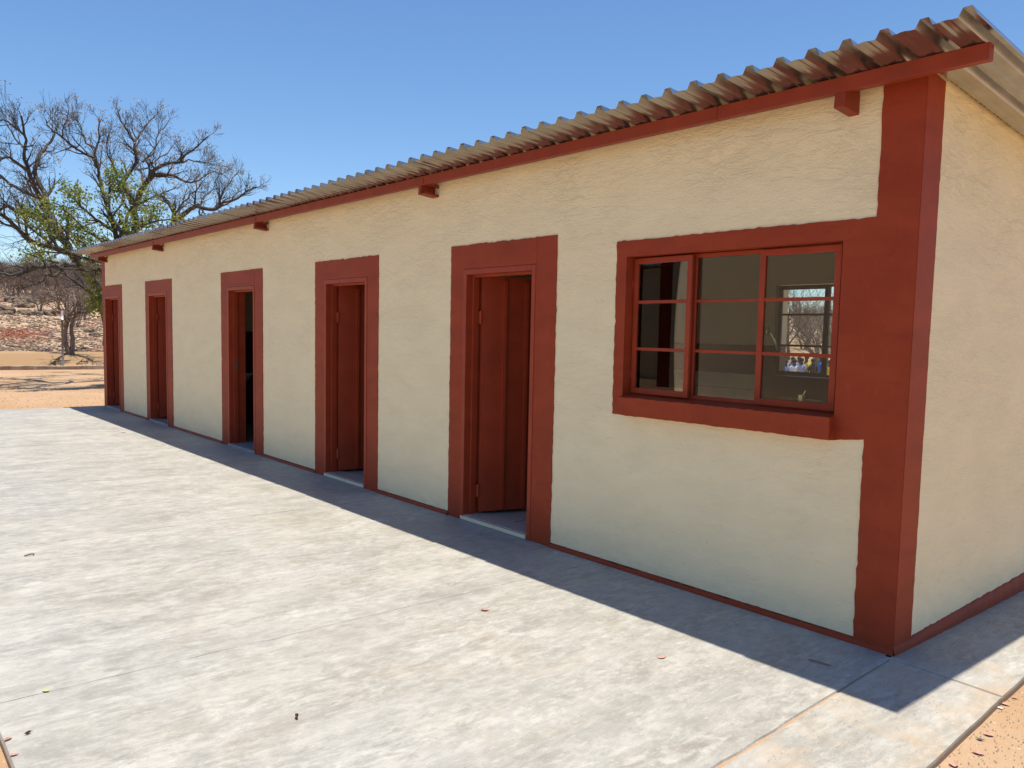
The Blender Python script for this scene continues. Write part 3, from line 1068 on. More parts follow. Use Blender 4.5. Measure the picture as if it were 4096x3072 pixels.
def traced_tree(name, label, base_uv, dist, limbs, seed, maxlev, nch, twigL, bark, minr=.0038, leafspec=None, group=None, trop=.06, cat='tree', dens=.74):
    rn = random.Random(seed)
    bp = px(base_uv[0], base_uv[1], dist)
    bp.z = terrain(bp.x, bp.y) - .05
    root = empty(name, bp)
    tag(root, label, cat, group)
    out, tips = [], []
    big = []
    for lm in limbs:
        thick = 1.0
        pts = []
        for (X, Y, dd) in lm['p']:
            q = px(X, Y, dist + dd) - bp
            pts.append(q)
        if lm.get('base'): pts = [Vector((0, 0, 0))] + pts
        # subdivide with gnarl
        fine = []
        for i in range(len(pts) - 1):
            for j in range(3):
                t = j / 3
                a = pts[max(0, i - 1)]; b = pts[i]; c = pts[i + 1]; e = pts[min(len(pts) - 1, i + 2)]
                q = .5 * ((2 * b) + (c - a) * t + (2 * a - 5 * b + 4 * c - e) * t * t + (3 * b - a - 3 * c + e) * t ** 3)
                amp = .035 * (pts[i + 1] - pts[i]).length
                if i or j: q = q + Vector((rn.gauss(0, amp), rn.gauss(0, amp), rn.gauss(0, amp)))
                fine.append(q)
        fine.append(pts[-1])
        k = len(fine)
        r0, r1 = (w * thick for w in lm['r'])
        rad = [r0 + (r1 - r0) * (i / (k - 1)) ** .8 for i in range(k)]
        big.append((fine, rad))
        L = sum((fine[i + 1] - fine[i]).length for i in range(k - 1))
        branch(out, tips, fine, rad, lm.get('L', twigL), 0, maxlev, rn, [max(3, int(lm.get('n', nch[0]) * dens))] + nch[1:], .30, trop, minr, lm.get('t0', .12))
    tubes(big).build('trunk', bark, root, smooth=True)
    o = tubes(out).build('branches', bark, root)
    if leafspec:
        for (nm, mat, frac, n, size, spread, cond) in leafspec:
            sp = [t for t in tips if rn.random() < frac and cond(t)]
            if sp:
                l = leaves(sp, rn, n, size, spread).build(nm, mat, root)
                l['kind'] = 'stuff'
    return root

allok = lambda t: True
hi = lambda t: t[0].z > 3.2
clump = lambda t: noise.noise(t[0] * .7) > -.16
D1 = 25.5
limbs1 = [
    dict(p=[(880, 2150, 0), (840, 1850, 0), (736, 1640, -.3), (655, 1568, -.5), (589, 1448, -.6), (518, 1339, -.6), (464, 1257, -.5), (431, 1186, -.3), (393, 1110, 0), (371, 1050, .2)], r=(.17, .075), base=True, n=9, t0=.4, L=1.6),
    dict(p=[(371, 1050, .2), (355, 960, .4), (300, 850, .6), (280, 740, .9), (330, 640, 1.2), (410, 540, 1.5), (440, 470, 1.7)], r=(.085, .028), n=12),
    dict(p=[(371, 1066, .2), (327, 984, -.1), (255, 860, -.4), (235, 770, -.6), (190, 640, -.8), (205, 480, -1), (170, 330, -1.2)], r=(.085, .022), n=14),
    dict(p=[(235, 770, -.6), (130, 700, -1), (60, 660, -1.4), (-60, 700, -1.6)], r=(.05, .02), n=9),
    dict(p=[(589, 1448, -.6), (470, 1400, -1), (382, 1377, -1.3), (256, 1339, -1.6), (180, 1280, -1.9), (104, 1197, -2.1), (0, 1116, -2.4), (-140, 1040, -2.6)], r=(.085, .04), n=15, L=1.5),
    dict(p=[(345, 1010, .2), (250, 960, .8), (120, 900, 1.2), (0, 820, 1.5), (-120, 760, 1.6)], r=(.06, .025), n=12),
    dict(p=[(655, 1568, -.5), (545, 1530, -1.2), (436, 1540, -1.8), (349, 1546, -2.2), (262, 1551, -2.5), (100, 1612, -2.9), (0, 1590, -3), (-120, 1540, -3)], r=(.065, .03), n=16, L=1.2),
    dict(p=[(545, 1530, -1.2), (450, 1617, -1.4), (382, 1604, -1.6), (344, 1654, -1.8), (267, 1681, -2), (213, 1701, -2.1), (153, 1741, -2.2)], r=(.045, .016), n=9, L=.8),
    dict(p=[(840, 1830, 0), (760, 1760, .3), (688, 1719, .5), (573, 1635, .7), (497, 1592, .9)], r=(.06, .03), n=9, L=.9),
    dict(p=[(431, 1186, -.3), (330, 1150, .9), (180, 1120, 1.6), (60, 1060, 2), (-60, 1130, 2)], r=(.07, .03), n=11, L=1.4),
    dict(p=[(200, 480, -1), (120, 420, -1.2), (30, 360, -1.4), (-60, 400, -1.4)], r=(.03, .014), n=9),
    dict(p=[(215, 600, -.8), (150, 540, -.3), (90, 460, 0), (60, 400, .2)], r=(.03, .014), n=9),
]
traced_tree('bare_tree', 'broad gnarled nearly leafless tree leaning left past the far end of the block', (920, 2400), D1, limbs1, 21, 3, [12, 5, 4, 3], 1.0, M['barkd'],
            leafspec=[('dry_leaves', M['dry'], .16, 4, .055, .07, hi)])
D2 = 27.5
limbs2 = [
    dict(p=[(1010, 1950, 0), (1045, 1550, 0), (1075, 1300, 0), (1070, 1060, 0)], r=(.17, .10), base=True, n=4, t0=.7, L=1.4),
    dict(p=[(1070, 1060, 0), (1055, 990, 0), (985, 885, .1), (1012, 820, .2), (1062, 755, .3), (1100, 695, .4), (1088, 610, .5), (1080, 540, .6), (1040, 470, .7), (990, 400, .8), (950, 300, .9)], r=(.10, .02), n=18, t0=.3),
    dict(p=[(1080, 540, .6), (1130, 470, 1.2), (1180, 400, 1.7), (1250, 330, 2)], r=(.04, .015), n=9, L=1.1),
    dict(p=[(1070, 1060, 0), (1120, 960, -.3), (1165, 880, -.6), (1210, 820, -.8), (1290, 790, -1.1), (1400, 810, -1.4), (1500, 862, -1.6), (1600, 850, -1.8)], r=(.11, .02), n=15, t0=.3),
    dict(p=[(1210, 820, -.8), (1250, 760, -1.2), (1330, 715, -1.6), (1440, 700, -2), (1500, 640, -2.3), (1590, 570, -2.6), (1680, 490, -2.8)], r=(.07, .015), n=16),
    dict(p=[(1150, 700, .6), (1250, 600, 1), (1270, 480, 1.3), (1340, 400, 1.6)], r=(.035, .012), n=10, L=1.1),
    dict(p=[(1160, 880, -.6), (1150, 780, .8), (1300, 660, 1.6), (1400, 560, 2.2)], r=(.045, .012), n=12),
    dict(p=[(1075, 1300, 0), (960, 1240, .6), (890, 1140, .9), (840, 980, 1.1), (815, 860, 1.3), (785, 740, 1.5), (770, 600, 1.6), (800, 490, 1.8), (790, 350, 2)], r=(.09, .02), n=18, t0=.3),
    dict(p=[(785, 740, 1.5), (735, 660, 1.2), (650, 620, 1), (580, 560, .8), (500, 500, .6), (400, 430, .5), (370, 360, .4)], r=(.05, .015), n=15, L=1.1),
    dict(p=[(770, 600, 1.6), (680, 500, 2.2), (640, 400, 2.5), (610, 300, 2.7)], r=(.035, .012), n=10, L=1.1),
    dict(p=[(500, 500, .6), (510, 420, .4), (540, 360, .2), (550, 280, 0)], r=(.025, .01), n=7, L=.8),
    dict(p=[(1600, 850, -1.8), (1700, 780, -2), (1780, 800, -2.1), (1830, 830, -2.2)], r=(.02, .008), n=6, L=.7),
    dict(p=[(1440, 700, -2), (1560, 690, -2.1), (1640, 700, -2.2), (1720, 720, -2.3)], r=(.025, .008), n=9, L=.8),
    dict(p=[(985, 885, .1), (930, 800, -.6), (900, 700, -1), (860, 600, -1.3), (880, 480, -1.6)], r=(.04, .012), n=11, L=1.1),
]
traced_tree('tan_leaved_tree', 'tall dark-branched tree with sprinkled tan leaves rising behind the roof', (1000, 2380), D2, limbs2, 33, 3, [12, 5, 4, 3], .85, M['barkd'],
            leafspec=[('dry_leaves', M['dry'], .26, 4, .058, .07, allok)], trop=.09)
D3 = 31
limbs3 = [
    dict(p=[(1420, 1700, 0), (1410, 1300, 0), (1408, 1180, 0), (1390, 1080, 0), (1330, 1000, .2), (1250, 950, .3)], r=(.17, .03), base=True, n=12, t0=.5, L=1.1),
    dict(p=[(1408, 1200, 0), (1500, 1100, -.4), (1590, 1060, -.6), (1720, 1080, -.9), (1800, 1030, -1.1), (1910, 1000, -1.3), (1990, 930, -1.5), (2060, 900, -1.6)], r=(.10, .018), n=22, t0=.2, L=1.15),
    dict(p=[(1720, 1080, -.9), (1790, 950, 0), (1850, 860, .4), (1910, 780, .7)], r=(.04, .012), n=12, L=1.0),
    dict(p=[(1408, 1180, 0), (1460, 1050, .6), (1530, 960, .9), (1600, 900, 1.1), (1650, 830, 1.2)], r=(.05, .012), n=13, L=1.1),
    dict(p=[(1640, 1200, -.6), (1600, 1050, -.3), (1680, 950, 0), (1740, 880, .3)], r=(.04, .012), n=10, L=1.0),
]
traced_tree('low_bare_tree', 'low twiggy bare tree showing above the roof edge, rightmost of the trees', (1430, 2330), D3, limbs3, 44, 3, [12, 5, 4, 3], .8, M['barkd'],
            leafspec=[('dry_leaves', M['dry'], .26, 3, .06, .08, allok)], trop=.08)
D4 = 23.5
limbs4 = [
    dict(p=[(950, 1950, 0), (930, 1600, 0), (940, 1400, 0), (920, 1240, 0), (885, 1140, 0), (880, 1010, 0), (890, 880, .2)], r=(.13, .02), base=True, n=16, t0=.35, L=.9),
    dict(p=[(945, 1400, 0), (1010, 1200, .3), (1060, 1080, .5), (1150, 1020, .7), (1290, 960, .9), (1420, 900, 1)], r=(.06, .012), n=21, L=.8, t0=.3),
    dict(p=[(920, 1260, 0), (800, 1180, -.4), (700, 1100, -.6), (620, 1030, -.8), (540, 940, -1)], r=(.05, .012), n=12, L=.65, t0=.2),
    dict(p=[(940, 1420, 0), (1080, 1250, -.5), (1220, 1190, -.8), (1400, 1160, -1)], r=(.05, .012), n=19, L=.65, t0=.2),
    dict(p=[(935, 1500, 0), (840, 1340, -.6), (700, 1260, -.9), (560, 1120, -1.1), (440, 1030, -1.3)], r=(.05, .012), n=11, L=.6, t0=.2),
    dict(p=[(935, 1560, 0), (780, 1500, -.6), (560, 1440, -1), (380, 1420, -1.3), (240, 1440, -1.5)], r=(.05, .010), n=10, L=.4, t0=.1),
    dict(p=[(935, 1700, 0), (860, 1600, -.6), (790, 1560, -.8), (760, 1640, -.9)], r=(.04, .010), n=12, L=.5, t0=.1),
    dict(p=[(930, 1640, 0), (880, 1500, -.8), (740, 1420, -1), (640, 1330, -1.1)], r=(.04, .010), n=11, L=.5, t0=.1),
    dict(p=[(840, 1700, -.5), (800, 1780, -.6), (770, 1830, -.6)], r=(.02, .008), n=9, L=.4, t0=0),
    dict(p=[(560, 1440, -1), (470, 1380, -.8), (330, 1190, -.6), (220, 1130, -.5)], r=(.03, .01), n=10, L=.45, t0=.3),
    dict(p=[(900, 1150, 0), (1000, 1000, .2), (960, 900, .3), (930, 820, .3)], r=(.03, .01), n=11, L=.6, t0=.2),
    dict(p=[(1290, 960, .9), (1360, 1020, 1), (1440, 1080, 1), (1500, 1040, 1)], r=(.02, .008), n=9, L=.5, t0=.1),
]
traced_tree('green_leaved_tree', 'small tree with loose green and yellowing leaves in front of the bare trees', (950, 2420), D4, limbs4, 55, 2, [16, 6, 4], .75, M['barkd'], minr=.0035,
            leafspec=[('green_leaves', M['green'], .85, 12, .08, .11, clump), ('yellow_leaves', M['dry'], .08, 4, .07, .08, allok)], trop=.02, dens=1)

# forked tree on top of the bank
def z1(x, y): return (.19 * x / .4973, (1060 - 300 + .19 * y) / .4973)
fb = hit(285, 1418)
D5 = math.hypot(fb.x - CP.x, fb.y - CP.y)
def zp(l): return [(*z1(x, y), d) for x, y, d in l]
limbs5 = [
    dict(p=zp([(1400, 1700, 0), (1375, 1500, 0), (1400, 1330, 0), (1420, 1200, 0), (1400, 1000, .1), (1350, 780, .2), (1290, 560, .3), (1240, 330, .4)]), r=(.095, .022), base=True, n=14, t0=.4, L=1.0),
    dict(p=zp([(1520, 1740, 0), (1525, 1500, 0), (1500, 1300, 0), (1540, 1150, 0), (1610, 1020, 0), (1700, 950, -.2), (1900, 830, -.5), (2050, 680, -.8)]), r=(.10, .022), base=True, n=13, t0=.4, L=1.0),
    dict(p=zp([(1420, 1200, 0), (1300, 1000, -.5), (1230, 850, -.8), (1200, 620, -1), (1200, 350, -1.2)]), r=(.06, .02), n=11, L=.95),
    dict(p=zp([(1610, 1020, 0), (1600, 800, .5), (1560, 600, .9), (1500, 420, 1.2)]), r=(.06, .02), n=11, L=.95),
    dict(p=zp([(1400, 1300, 0), (1480, 1050, .8), (1650, 850, 1.3), (1780, 560, 1.6)]), r=(.06, .02), n=11, L=.95),
    dict(p=zp([(1620, 1020, 0), (1850, 1000, -.4), (2050, 900, -.8), (2250, 830, -1)]), r=(.05, .02), n=10, L=.85),
    dict(p=zp([(1350, 780, .2), (1200, 700, .5), (1050, 600, .8), (950, 400, 1)]), r=(.04, .015), n=10, L=.85),
    dict(p=zp([(1380, 1380, 0), (1340, 1270, -.2), (1300, 1230, -.4)]), r=(.04, .015), n=3, L=.3),
]
ft = traced_tree('forked_tree', 'small bare tree with two dark stems on top of the earth bank', z1(1450, 1900), D5, limbs5, 66, 3, [12, 4, 3, 3], .9, M['barkg'], minr=.006, trop=.04, dens=1)

# hillside woodland: each tree its own object, copied from four grown ones
def wood_proto(seed, h, bark):
    rn = random.Random(seed)
    out, tips = [], []
    ns = rn.choice([1, 2, 2, 3])
    for s in range(ns):
        d = Vector((rn.gauss(0, .22), rn.gauss(0, .22), 1))
        grow(out, tips, Vector((rn.gauss(0, .08) * (ns > 1), rn.gauss(0, .08) * (ns > 1), 0)), d, h * .62, .10 * h / 5, 0, 3, rn, [8, 6, 4, 3], .24, .05, 0, .009)
    return tubes(out).mesh('bare_tree', bark), tips
protos = [wood_proto(100 + i, h, b) for i, (h, b) in enumerate([(5.0, M['barkg']), (4.4, M['twig']), (5.4, M['barkg']), (3.8, M['twig']), (4.8, M['twig'])])]
rn = random.Random(17)
def plant_wood(p, me, sc, label, group, name='woodland_tree'):
    o = link(name, me, None, (p.x, p.y, terrain(p.x, p.y) - .08))
    o.rotation_euler = (0, 0, rn.uniform(0, 6.28))
    o.scale = (sc * rn.uniform(.85, 1.25), sc * rn.uniform(.85, 1.25), sc)
    tag(o, label, 'tree', group)
    return o
# nearer ones that can be told apart
near = [(160, 1246, .5, 3, 'thin young bare tree standing alone among the dark rocks on the slope'),
        (50, 1192, .55, 0, 'dark twin-stemmed bare tree at the left end of the wood edge'),
        (135, 1192, .55, 2, 'bare tree with a crowd of dark stems near the middle of the wood edge'),
        (303, 1308, .45, 3, 'small bare tree on the slope just behind the forked tree'),
        (340, 1280, .5, 1, 'bushy grey bare tree on the slope right of the forked tree'),
        (74, 1183, .5, 1, 'bent bare tree at the foot of the drooping branch')]
for u, v, sc, k, lab in near:
    p = hit(u, v)
    plant_wood(p, protos[k][0], sc, lab, None)
cnt = 0
while cnt < 185:
    u = rn.uniform(-130, 520)
    d = 66 + 150 * rn.random() ** 1.1
    q = at(u, 1290, d)
    plant_wood(q, rn.choice(protos)[0], rn.uniform(.45, .68), 'leafless grey-brown tree in the wood covering the hillside', 'bare trees of the hillside wood')
    cnt += 1
# scrub under the far trees: one mass
mb = MB()
for i in range(5200):
    u = rn.uniform(-130, 520); d = 62 + 160 * rn.random()
    q = at(u, 1290, d); z = terrain(q.x, q.y)
    a = Vector((q.x, q.y, z))
    hh = rn.uniform(.4, 1.5) * (1 if d > 72 else .35)
    b = a + Vector((rn.gauss(0, .5), rn.gauss(0, .5), hh))
    mb.tube([a, a.lerp(b, .5) + Vector((rn.gauss(0, .1), rn.gauss(0, .1), 0)), b], [.022, .015, .008], 3, cap=False)
tag(mb.build('dry_scrub', M['twig']), 'grey leafless undergrowth filling the hillside wood', 'scrub', kind='stuff')

# ------------------------------------------------------------------ hillside: rocks, litter, brush, kerb, post
def rock(name, p, sx, sy, sz, label, mat, seed):
    bm = bmesh.new()
    bmesh.ops.create_icosphere(bm, subdivisions=3, radius=1)
    for v in bm.verts:
        n = noise.noise(v.co * 1.3 + Vector((seed, 0, 0))) * .5 + noise.noise(v.co * 3.3 + Vector((seed, 5, 0))) * .25
        v.co *= 1 + n
        v.co.x *= sx; v.co.y *= sy; v.co.z *= sz
    me = bpy.data.meshes.new(name); bm.to_mesh(me); bm.free(); me.materials.append(mat)
    o = link(name, me, None, (p.x, p.y, p.z + sz * .25))
    tag(o, label, 'rock')
rocks = [(.19 * 20, 1060 + .19 * 1000, .55, .6, .38, 'large dark boulder at the left edge of the slope'),
         (.19 * 160, 1060 + .19 * 1050, .3, .3, .2, 'dark jagged stone beside the large boulder'),
         (.19 * 260, 1060 + .19 * 770, .55, .45, .26, 'dark rock on the slope below the dark twin-stemmed tree'),
         (.19 * 590, 1060 + .19 * 785, .6, .5, .3, 'brown rock on the slope below the wood edge'),
         (.19 * 960, 1060 + .19 * 770, .7, .4, .2, 'flat brown rock high on the slope left of the forked tree'),
         (.19 * 740, 1060 + .19 * 1060, .4, .35, .22, 'rounded grey rock right of the thin young tree foot'),
         (.19 * 560, 1060 + .19 * 1050, .35, .3, .2, 'small dark rock in the middle of the rock band'),
         (.19 * 440, 1060 + .19 * 1030, .3, .3, .2, 'small dark rock at the left end of the rock band'),
         (.19 * 1040, 1060 + .19 * 1050, .6, .4, .26, 'reddish rock left of the post top'),
         (.19 * 950, 1060 + .19 * 1480, .2, .16, .1, 'small flat stone on the lower slope left of the post'),
         (.19 * 1880, 1060 + .19 * 1410, .3, .25, .13, 'dark rock beside the block corner, upper of two'),
         (.19 * 2020, 1060 + .19 * 1500, .32, .25, .13, 'dark rock beside the block corner, lower of two'),
         (.19 * 380, 1060 + .19 * 870, .5, .4, .26, 'dark rock above the rock band left of the thin young tree'),
         (.19 * 560, 1060 + .19 * 890, .4, .4, .24, 'dark rock above the rock band near the thin young tree')]
for i, (u, v, a, b, c, lab) in enumerate(rocks):
    rock('rock', hit(u, v), a, b, c, lab, M['rock'], i * 3.1)
# stone and leaf litter nobody could count
def scatter(name, n, mat, umin, umax, dmin, dmax, smin, smax, label, cat, flat=.4, seed=1, mask=None):
    rn = random.Random(seed)
    mb = MB()
    k = 0
    while k < n:
        u = rn.uniform(umin, umax); d = dmin + (dmax - dmin) * rn.random() ** 1.5
        q = at(u, 1290, d)
        if -15.6 < q.x and q.y > -4 and q.x < .8: k += 1; continue
        if mask and not mask(q): k += .2; continue
        z = terrain(q.x, q.y)
        s = rn.uniform(smin, smax)
        an = rn.uniform(0, 6.28)
        m = Matrix.Translation((q.x, q.y, z + s * flat * .3)) @ Matrix.Rotation(an, 4, 'Z') @ Matrix.Rotation(rn.uniform(-.5, .5), 4, 'X')
        P = [Vector((-s, -s * .4, 0)), Vector((s * .9, -s * .6, 0)), Vector((s, s * .5, 0)), Vector((-s * .7, s * .6, 0)), Vector((rn.uniform(-.3, .3) * s, 0, s * flat))]
        P = [m @ p for p in P]
        n0 = len(mb.v); mb.v += [tuple(p) for p in P]
        for f in ((0, 1, 4), (1, 2, 4), (2, 3, 4), (3, 0, 4)):
            mb.f.append(tuple(n0 + j for j in f)); mb.m.append(0)
        k += 1
    return tag(mb.build(name, mat), label, cat, kind='stuff')
msk = lambda q: noise.noise(Vector((q.x * .35, q.y * .6, 2))) > -.05
scatter('stone_litter', 4200, M['prock'], -60, 460, 34.6, 90, .02, .07, 'pale stones strewn over the slope', 'stones', .5, 2)
scatter('leaf_litter', 4200, M['dlitter'], -60, 460, 34.6, 90, .03, .11, 'dark dead leaves and clods strewn over the slope', 'litter', .5, 3)
scatter('red_leaf_litter', 1100, M['redtwig'], -60, 460, 34.6, 80, .03, .09, 'reddish dead leaves in drifts on the slope', 'litter', .4, 4, lambda q: noise.noise(Vector((q.x * .3, q.y * .5, 9))) > .15)
scatter('yard_pebbles', 1100, M['dlitter'], -60, 460, 17, 31, .004, .014, 'small clods and twigs scattered on the sandy yard', 'pebbles', .5, 5)

# heap of red brush
p0 = hit(.19 * 330, 1060 + .19 * 1500)
rn = random.Random(8)
mb = MB()
for i in range(340):
    a = Vector((rn.gauss(0, 1.0), rn.gauss(0, .55), 0))
    w = p0 + a; w.z = terrain(w.x, w.y) + rn.uniform(0, .18)
    d = Vector((rn.gauss(0, 1), rn.gauss(0, 1), rn.gauss(0, .35))).normalized() * rn.uniform(.1, .4)
    mb.tube([w - p0, w - p0 + d * .5 + Vector((0, 0, .03)), w - p0 + d], [.012, .009, .005], 3, cap=False)
tag(mb.build('brush_heap', M['redtwig'], None, p0), 'heap of rust red dead twigs on the lower slope', 'brush heap', kind='stuff')

# kerb of weathered stones along the foot of the bank
kb = empty('kerb', (-29.9, 0, 0)); tag(kb, kind='structure')
rn = random.Random(31)
y = -6.0
i = 0
while y < 14:
    L = rn.uniform(.8, 1.5)
    xx = -29.72 + .18 * y
    an = math.atan(.18)
    bm = bmesh.new()
    bmesh.ops.create_cube(bm, size=1)
    bmesh.ops.subdivide_edges(bm, edges=bm.edges, cuts=3, use_grid_fill=True)
    for v in bm.verts:
        v.co.x *= .13; v.co.y *= L + .01; v.co.z *= .15
        n = noise.noise(v.co * 6 + Vector((i * 5, 0, 0))) * .022
        v.co += Vector((n, n * .5, n))
    me = bpy.data.meshes.new('kerb_stone'); bm.to_mesh(me); bm.free(); me.materials.append(M['kerb'])
    o = link('kerb_stone', me, kb, (xx + 29.9 + rn.uniform(-.02, .02), y + L / 2, terrain(xx, y) + .045 + rn.uniform(-.01, .01)))
    o.rotation_euler = (rn.uniform(-.02, .02), 0, -an + rn.uniform(-.02, .02))
    y += L; i += 1

pb = hit(252, 1473)
pt = at(248, 1242, math.hypot(pb.x - CP.x, pb.y - CP.y))
post = empty('marker_post', pb)
tag(post, 'slim grey metal post with a bright white top beside the kerb', 'post')
H = pt.z - pb.z
tl = Vector((pt.x - pb.x, pt.y - pb.y, H))
MB().tube([Vector((0, 0, -.1)), tl * .84], .036, 10).build('pole', M['pole'], post, smooth=True)
MB().tube([tl * .84, tl], .04, 10).build('white_top', M['wpaint'], post, smooth=True)

# dead sticks lying on the bank
for (u0, v0, u1, v1, lab) in ((203, 1457, 282, 1448, 'dead stick lying on the earth bank left of the post'),
                              (307, 1459, 351, 1450, 'dead stick lying on the earth bank right of the post')):
    a, b = hit(u0, v0), hit(u1, v1)
    mb = MB()
    dlt = b - a
    pts = [Vector((0, 0, .04)), dlt * .35 + Vector((0, 0, .09)), dlt * .7 + Vector((0, .05, .07)), dlt + Vector((0, 0, .05))]
    mb.tube(pts, [.035, .03, .025, .012], 6)
    mb.tube([pts[1], pts[1] + dlt * .15 + Vector((.25, 0, .12))], [.018, .008], 5)
    tag(mb.build('dead_stick', M['stick'], None, a, smooth=True), lab, 'stick')

# ------------------------------------------------------------------ fallen leaves on the slab and the sand
def fallen(u, v, size, mat, label, seed, curl=.5, z=0.001):
    d = ray(u, v)
    t = (z - CP.z) / d.z
    p = CP + d * t
    if z < 0: p.z = terrain(p.x, p.y) + .001
    rn = random.Random(seed)
    mb = MB()
    n = 6
    an = rn.uniform(0, 6.28)
    m = Matrix.Rotation(an, 3, 'Z')
    rows = []
    for i in range(n + 1):
        s = i / n
        w = size * .34 * math.sin(math.pi * min(.97, max(.04, s)) ** .8) * rn.uniform(.85, 1.1)
        x_ = (s - .5) * size
        zc = size * .18 * (2 * s - 1) ** 2 * curl + .0015
        row = []
        for k_ in (-1, -.5, 0, .5, 1):
            row.append(m @ Vector((x_, w * k_ * (1 - .25 * curl * abs(k_)), zc + abs(k_) ** 2 * w * curl * .9)))
        rows.append(row)
    for i in range(n):
        for j in range(4):
            mb.face([rows[i][j], rows[i + 1][j], rows[i + 1][j + 1], rows[i][j + 1]])
    e = mb.v
    tl_ = m @ Vector((-.5 * size, 0, .004))
    mb.tube([tl_, tl_ + m @ Vector((-.25 * size, .03 * size, .004))], .0009, 3, cap=False)
    o = mb.build('fallen_leaf', mat, None, p, fix=False)
    tag(o, label, 'leaf')
SC = 4096 / 2212
fallen(1048 * SC, 1319 * SC, .05, M['fallen'], 'pinkish brown fallen leaf on the slab below the nearest door', 1)
fallen(641 * SC, 1552 * SC, .034, M['fallend'], 'dark curled fallen leaf on the slab at the bottom of the picture', 2, 1.6)
fallen(1431 * SC, 1420 * SC, .05, M['fallen'], 'flat brown fallen leaf on the sunlit slab near the corner of the block', 3, .2)
fallen(495, 1731, .07, M['fallen'], 'reddish fallen leaf far off on the slab by the second door', 4, .3)
g5 = lambda x, y: (x * .5425, 2200 + y * .5425)
fallen(*g5(335, 1043), .032, M['yleaf'], 'yellow fallen leaf on the slab near its left corner', 5, .4)
fallen(*g5(205, 1358), .026, M['fallend'], 'tiny dark fallen leaf on the slab close to the dirt at lower left', 6, 1.2)
fallen(*g5(62, 1398), .034, M['fallen'], 'orange brown leaf on the slab edge at lower left, upper of two', 7, .6)
fallen(*g5(105, 1515), .030, M['fallen'], 'orange brown leaf on the slab edge at lower left, lower of two', 8, .6)
g6 = lambda x, y: (2700 + x * .6311, 2100 + y * .6311)
for i, (x_, y_, s_, m_, lab) in enumerate([
        (2150, 1097, .035, 'fallen', 'curled pink leaf on the sand, topmost beside the apron edge'),
        (2092, 1138, .05, 'fallen', 'pink fallen leaf on the sand touching the apron edge'),
        (2062, 1163, .032, 'wpaint', 'pale scrap on the sand beside the pink leaf at the apron edge'),
        (1985, 1332, .05, 'fallen', 'pink fallen leaf lying out on the open sand'),
        (1928, 1360, .034, 'grout', 'small dark grey leaf on the open sand'),
        (1918, 1448, .055, 'fallen', 'broad pink leaf on the sand below the small grey one'),
        (1765, 1518, .06, 'fallen', 'crumpled pink leaf on the sand at the bottom edge of the picture')]):
    fallen(*g6(x_, y_), s_ * .8, M[m_], lab, 30 + i, .25, -.035)
# twig on the slab
a = g5(180, 48)
d = ray(*a); p = CP + d * (-CP.z / d.z)
d2 = ray(*g5(248, 42)); p2 = CP + d2 * (-CP.z / d2.z)
dd = p2 - p
mb = MB(); mb.tube([Vector((0, 0, .006)), dd * .35 + Vector((.0, .02, .012)), dd * .7 + Vector((0, .02, .012)), dd + Vector((0, 0, .005))], .005, 5)
tag(mb.build('dry_twig', M['stick'], None, p), 'short dark curved twig on the sunlit slab', 'twig')
# worn paint smear on the slab
d = ray(*g6(918, 873)); p = CP + d * (-CP.z / d.z)
mb = MB(); mb.face([(-.055, -.012, 0), (-.01, -.018, 0), (.05, -.014, 0), (.058, .004, 0), (.02, .014, 0), (-.03, .012, 0), (-.058, .008, 0)])
o = mb.build('paint_smear', simple('red_paint_smear', (.30, .16, .12), .8, 0, .25, 50), apron, (p.x, p.y, .0012))
o.rotation_euler = (0, 0, R(8))
# sand grains and grit on the slab
rn = random.Random(77)
mb = MB()
for i in range(900):
    if rn.random() < .55:
        x_ = rn.uniform(-7, .0); y_ = rn.uniform(-3.5, -.05); z_ = 0
    else:
        x_ = rn.uniform(.06, .5); y_ = rn.uniform(-1.8, 1.8); z_ = 0
    s = rn.uniform(.0008, .003)
    P = [Vector((x_ + s * rn.uniform(.6, 1) * math.cos(a_), y_ + s * rn.uniform(.6, 1) * math.sin(a_), 0)) for a_ in (0, 2.1, 4.2)]
    t = (x_, y_, s * .8)
    n0 = len(mb.v); mb.v += [tuple(q) for q in P] + [t]
    for f in ((0, 1, 3), (1, 2, 3), (2, 0, 3)): mb.f.append(tuple(n0 + j for j in f)); mb.m.append(0)
tag(mb.build('grit', M['dlitter']), 'dark grit and crumbs scattered over the slab', 'grit', kind='stuff')
mb = MB()
for i in range(9000):
    x_ = .52 + abs(rn.gauss(0, .8)); y_ = rn.uniform(-3.6, 2.6)
    if x_ < outer(y_) + .004: x_ = outer(y_) + .004 + rn.random() * .3
    s = rn.uniform(.0015, .006)
    zz = terrain(x_, y_)
    P = [Vector((x_ + s * rn.uniform(.6, 1) * math.cos(a_), y_ + s * rn.uniform(.6, 1) * math.sin(a_), zz)) for a_ in (0, 2.1, 4.2)]
    t = (x_, y_, zz + s * .9)
    n0 = len(mb.v); mb.v += [tuple(q) for q in P] + [t]
    for f in ((0, 1, 3), (1, 2, 3), (2, 0, 3)): mb.f.append(tuple(n0 + j for j in f)); mb.m.append(0)
tag(mb.build('gravel', M['prock']), 'fine gravel lying on the sand beside the apron', 'gravel', kind='stuff')

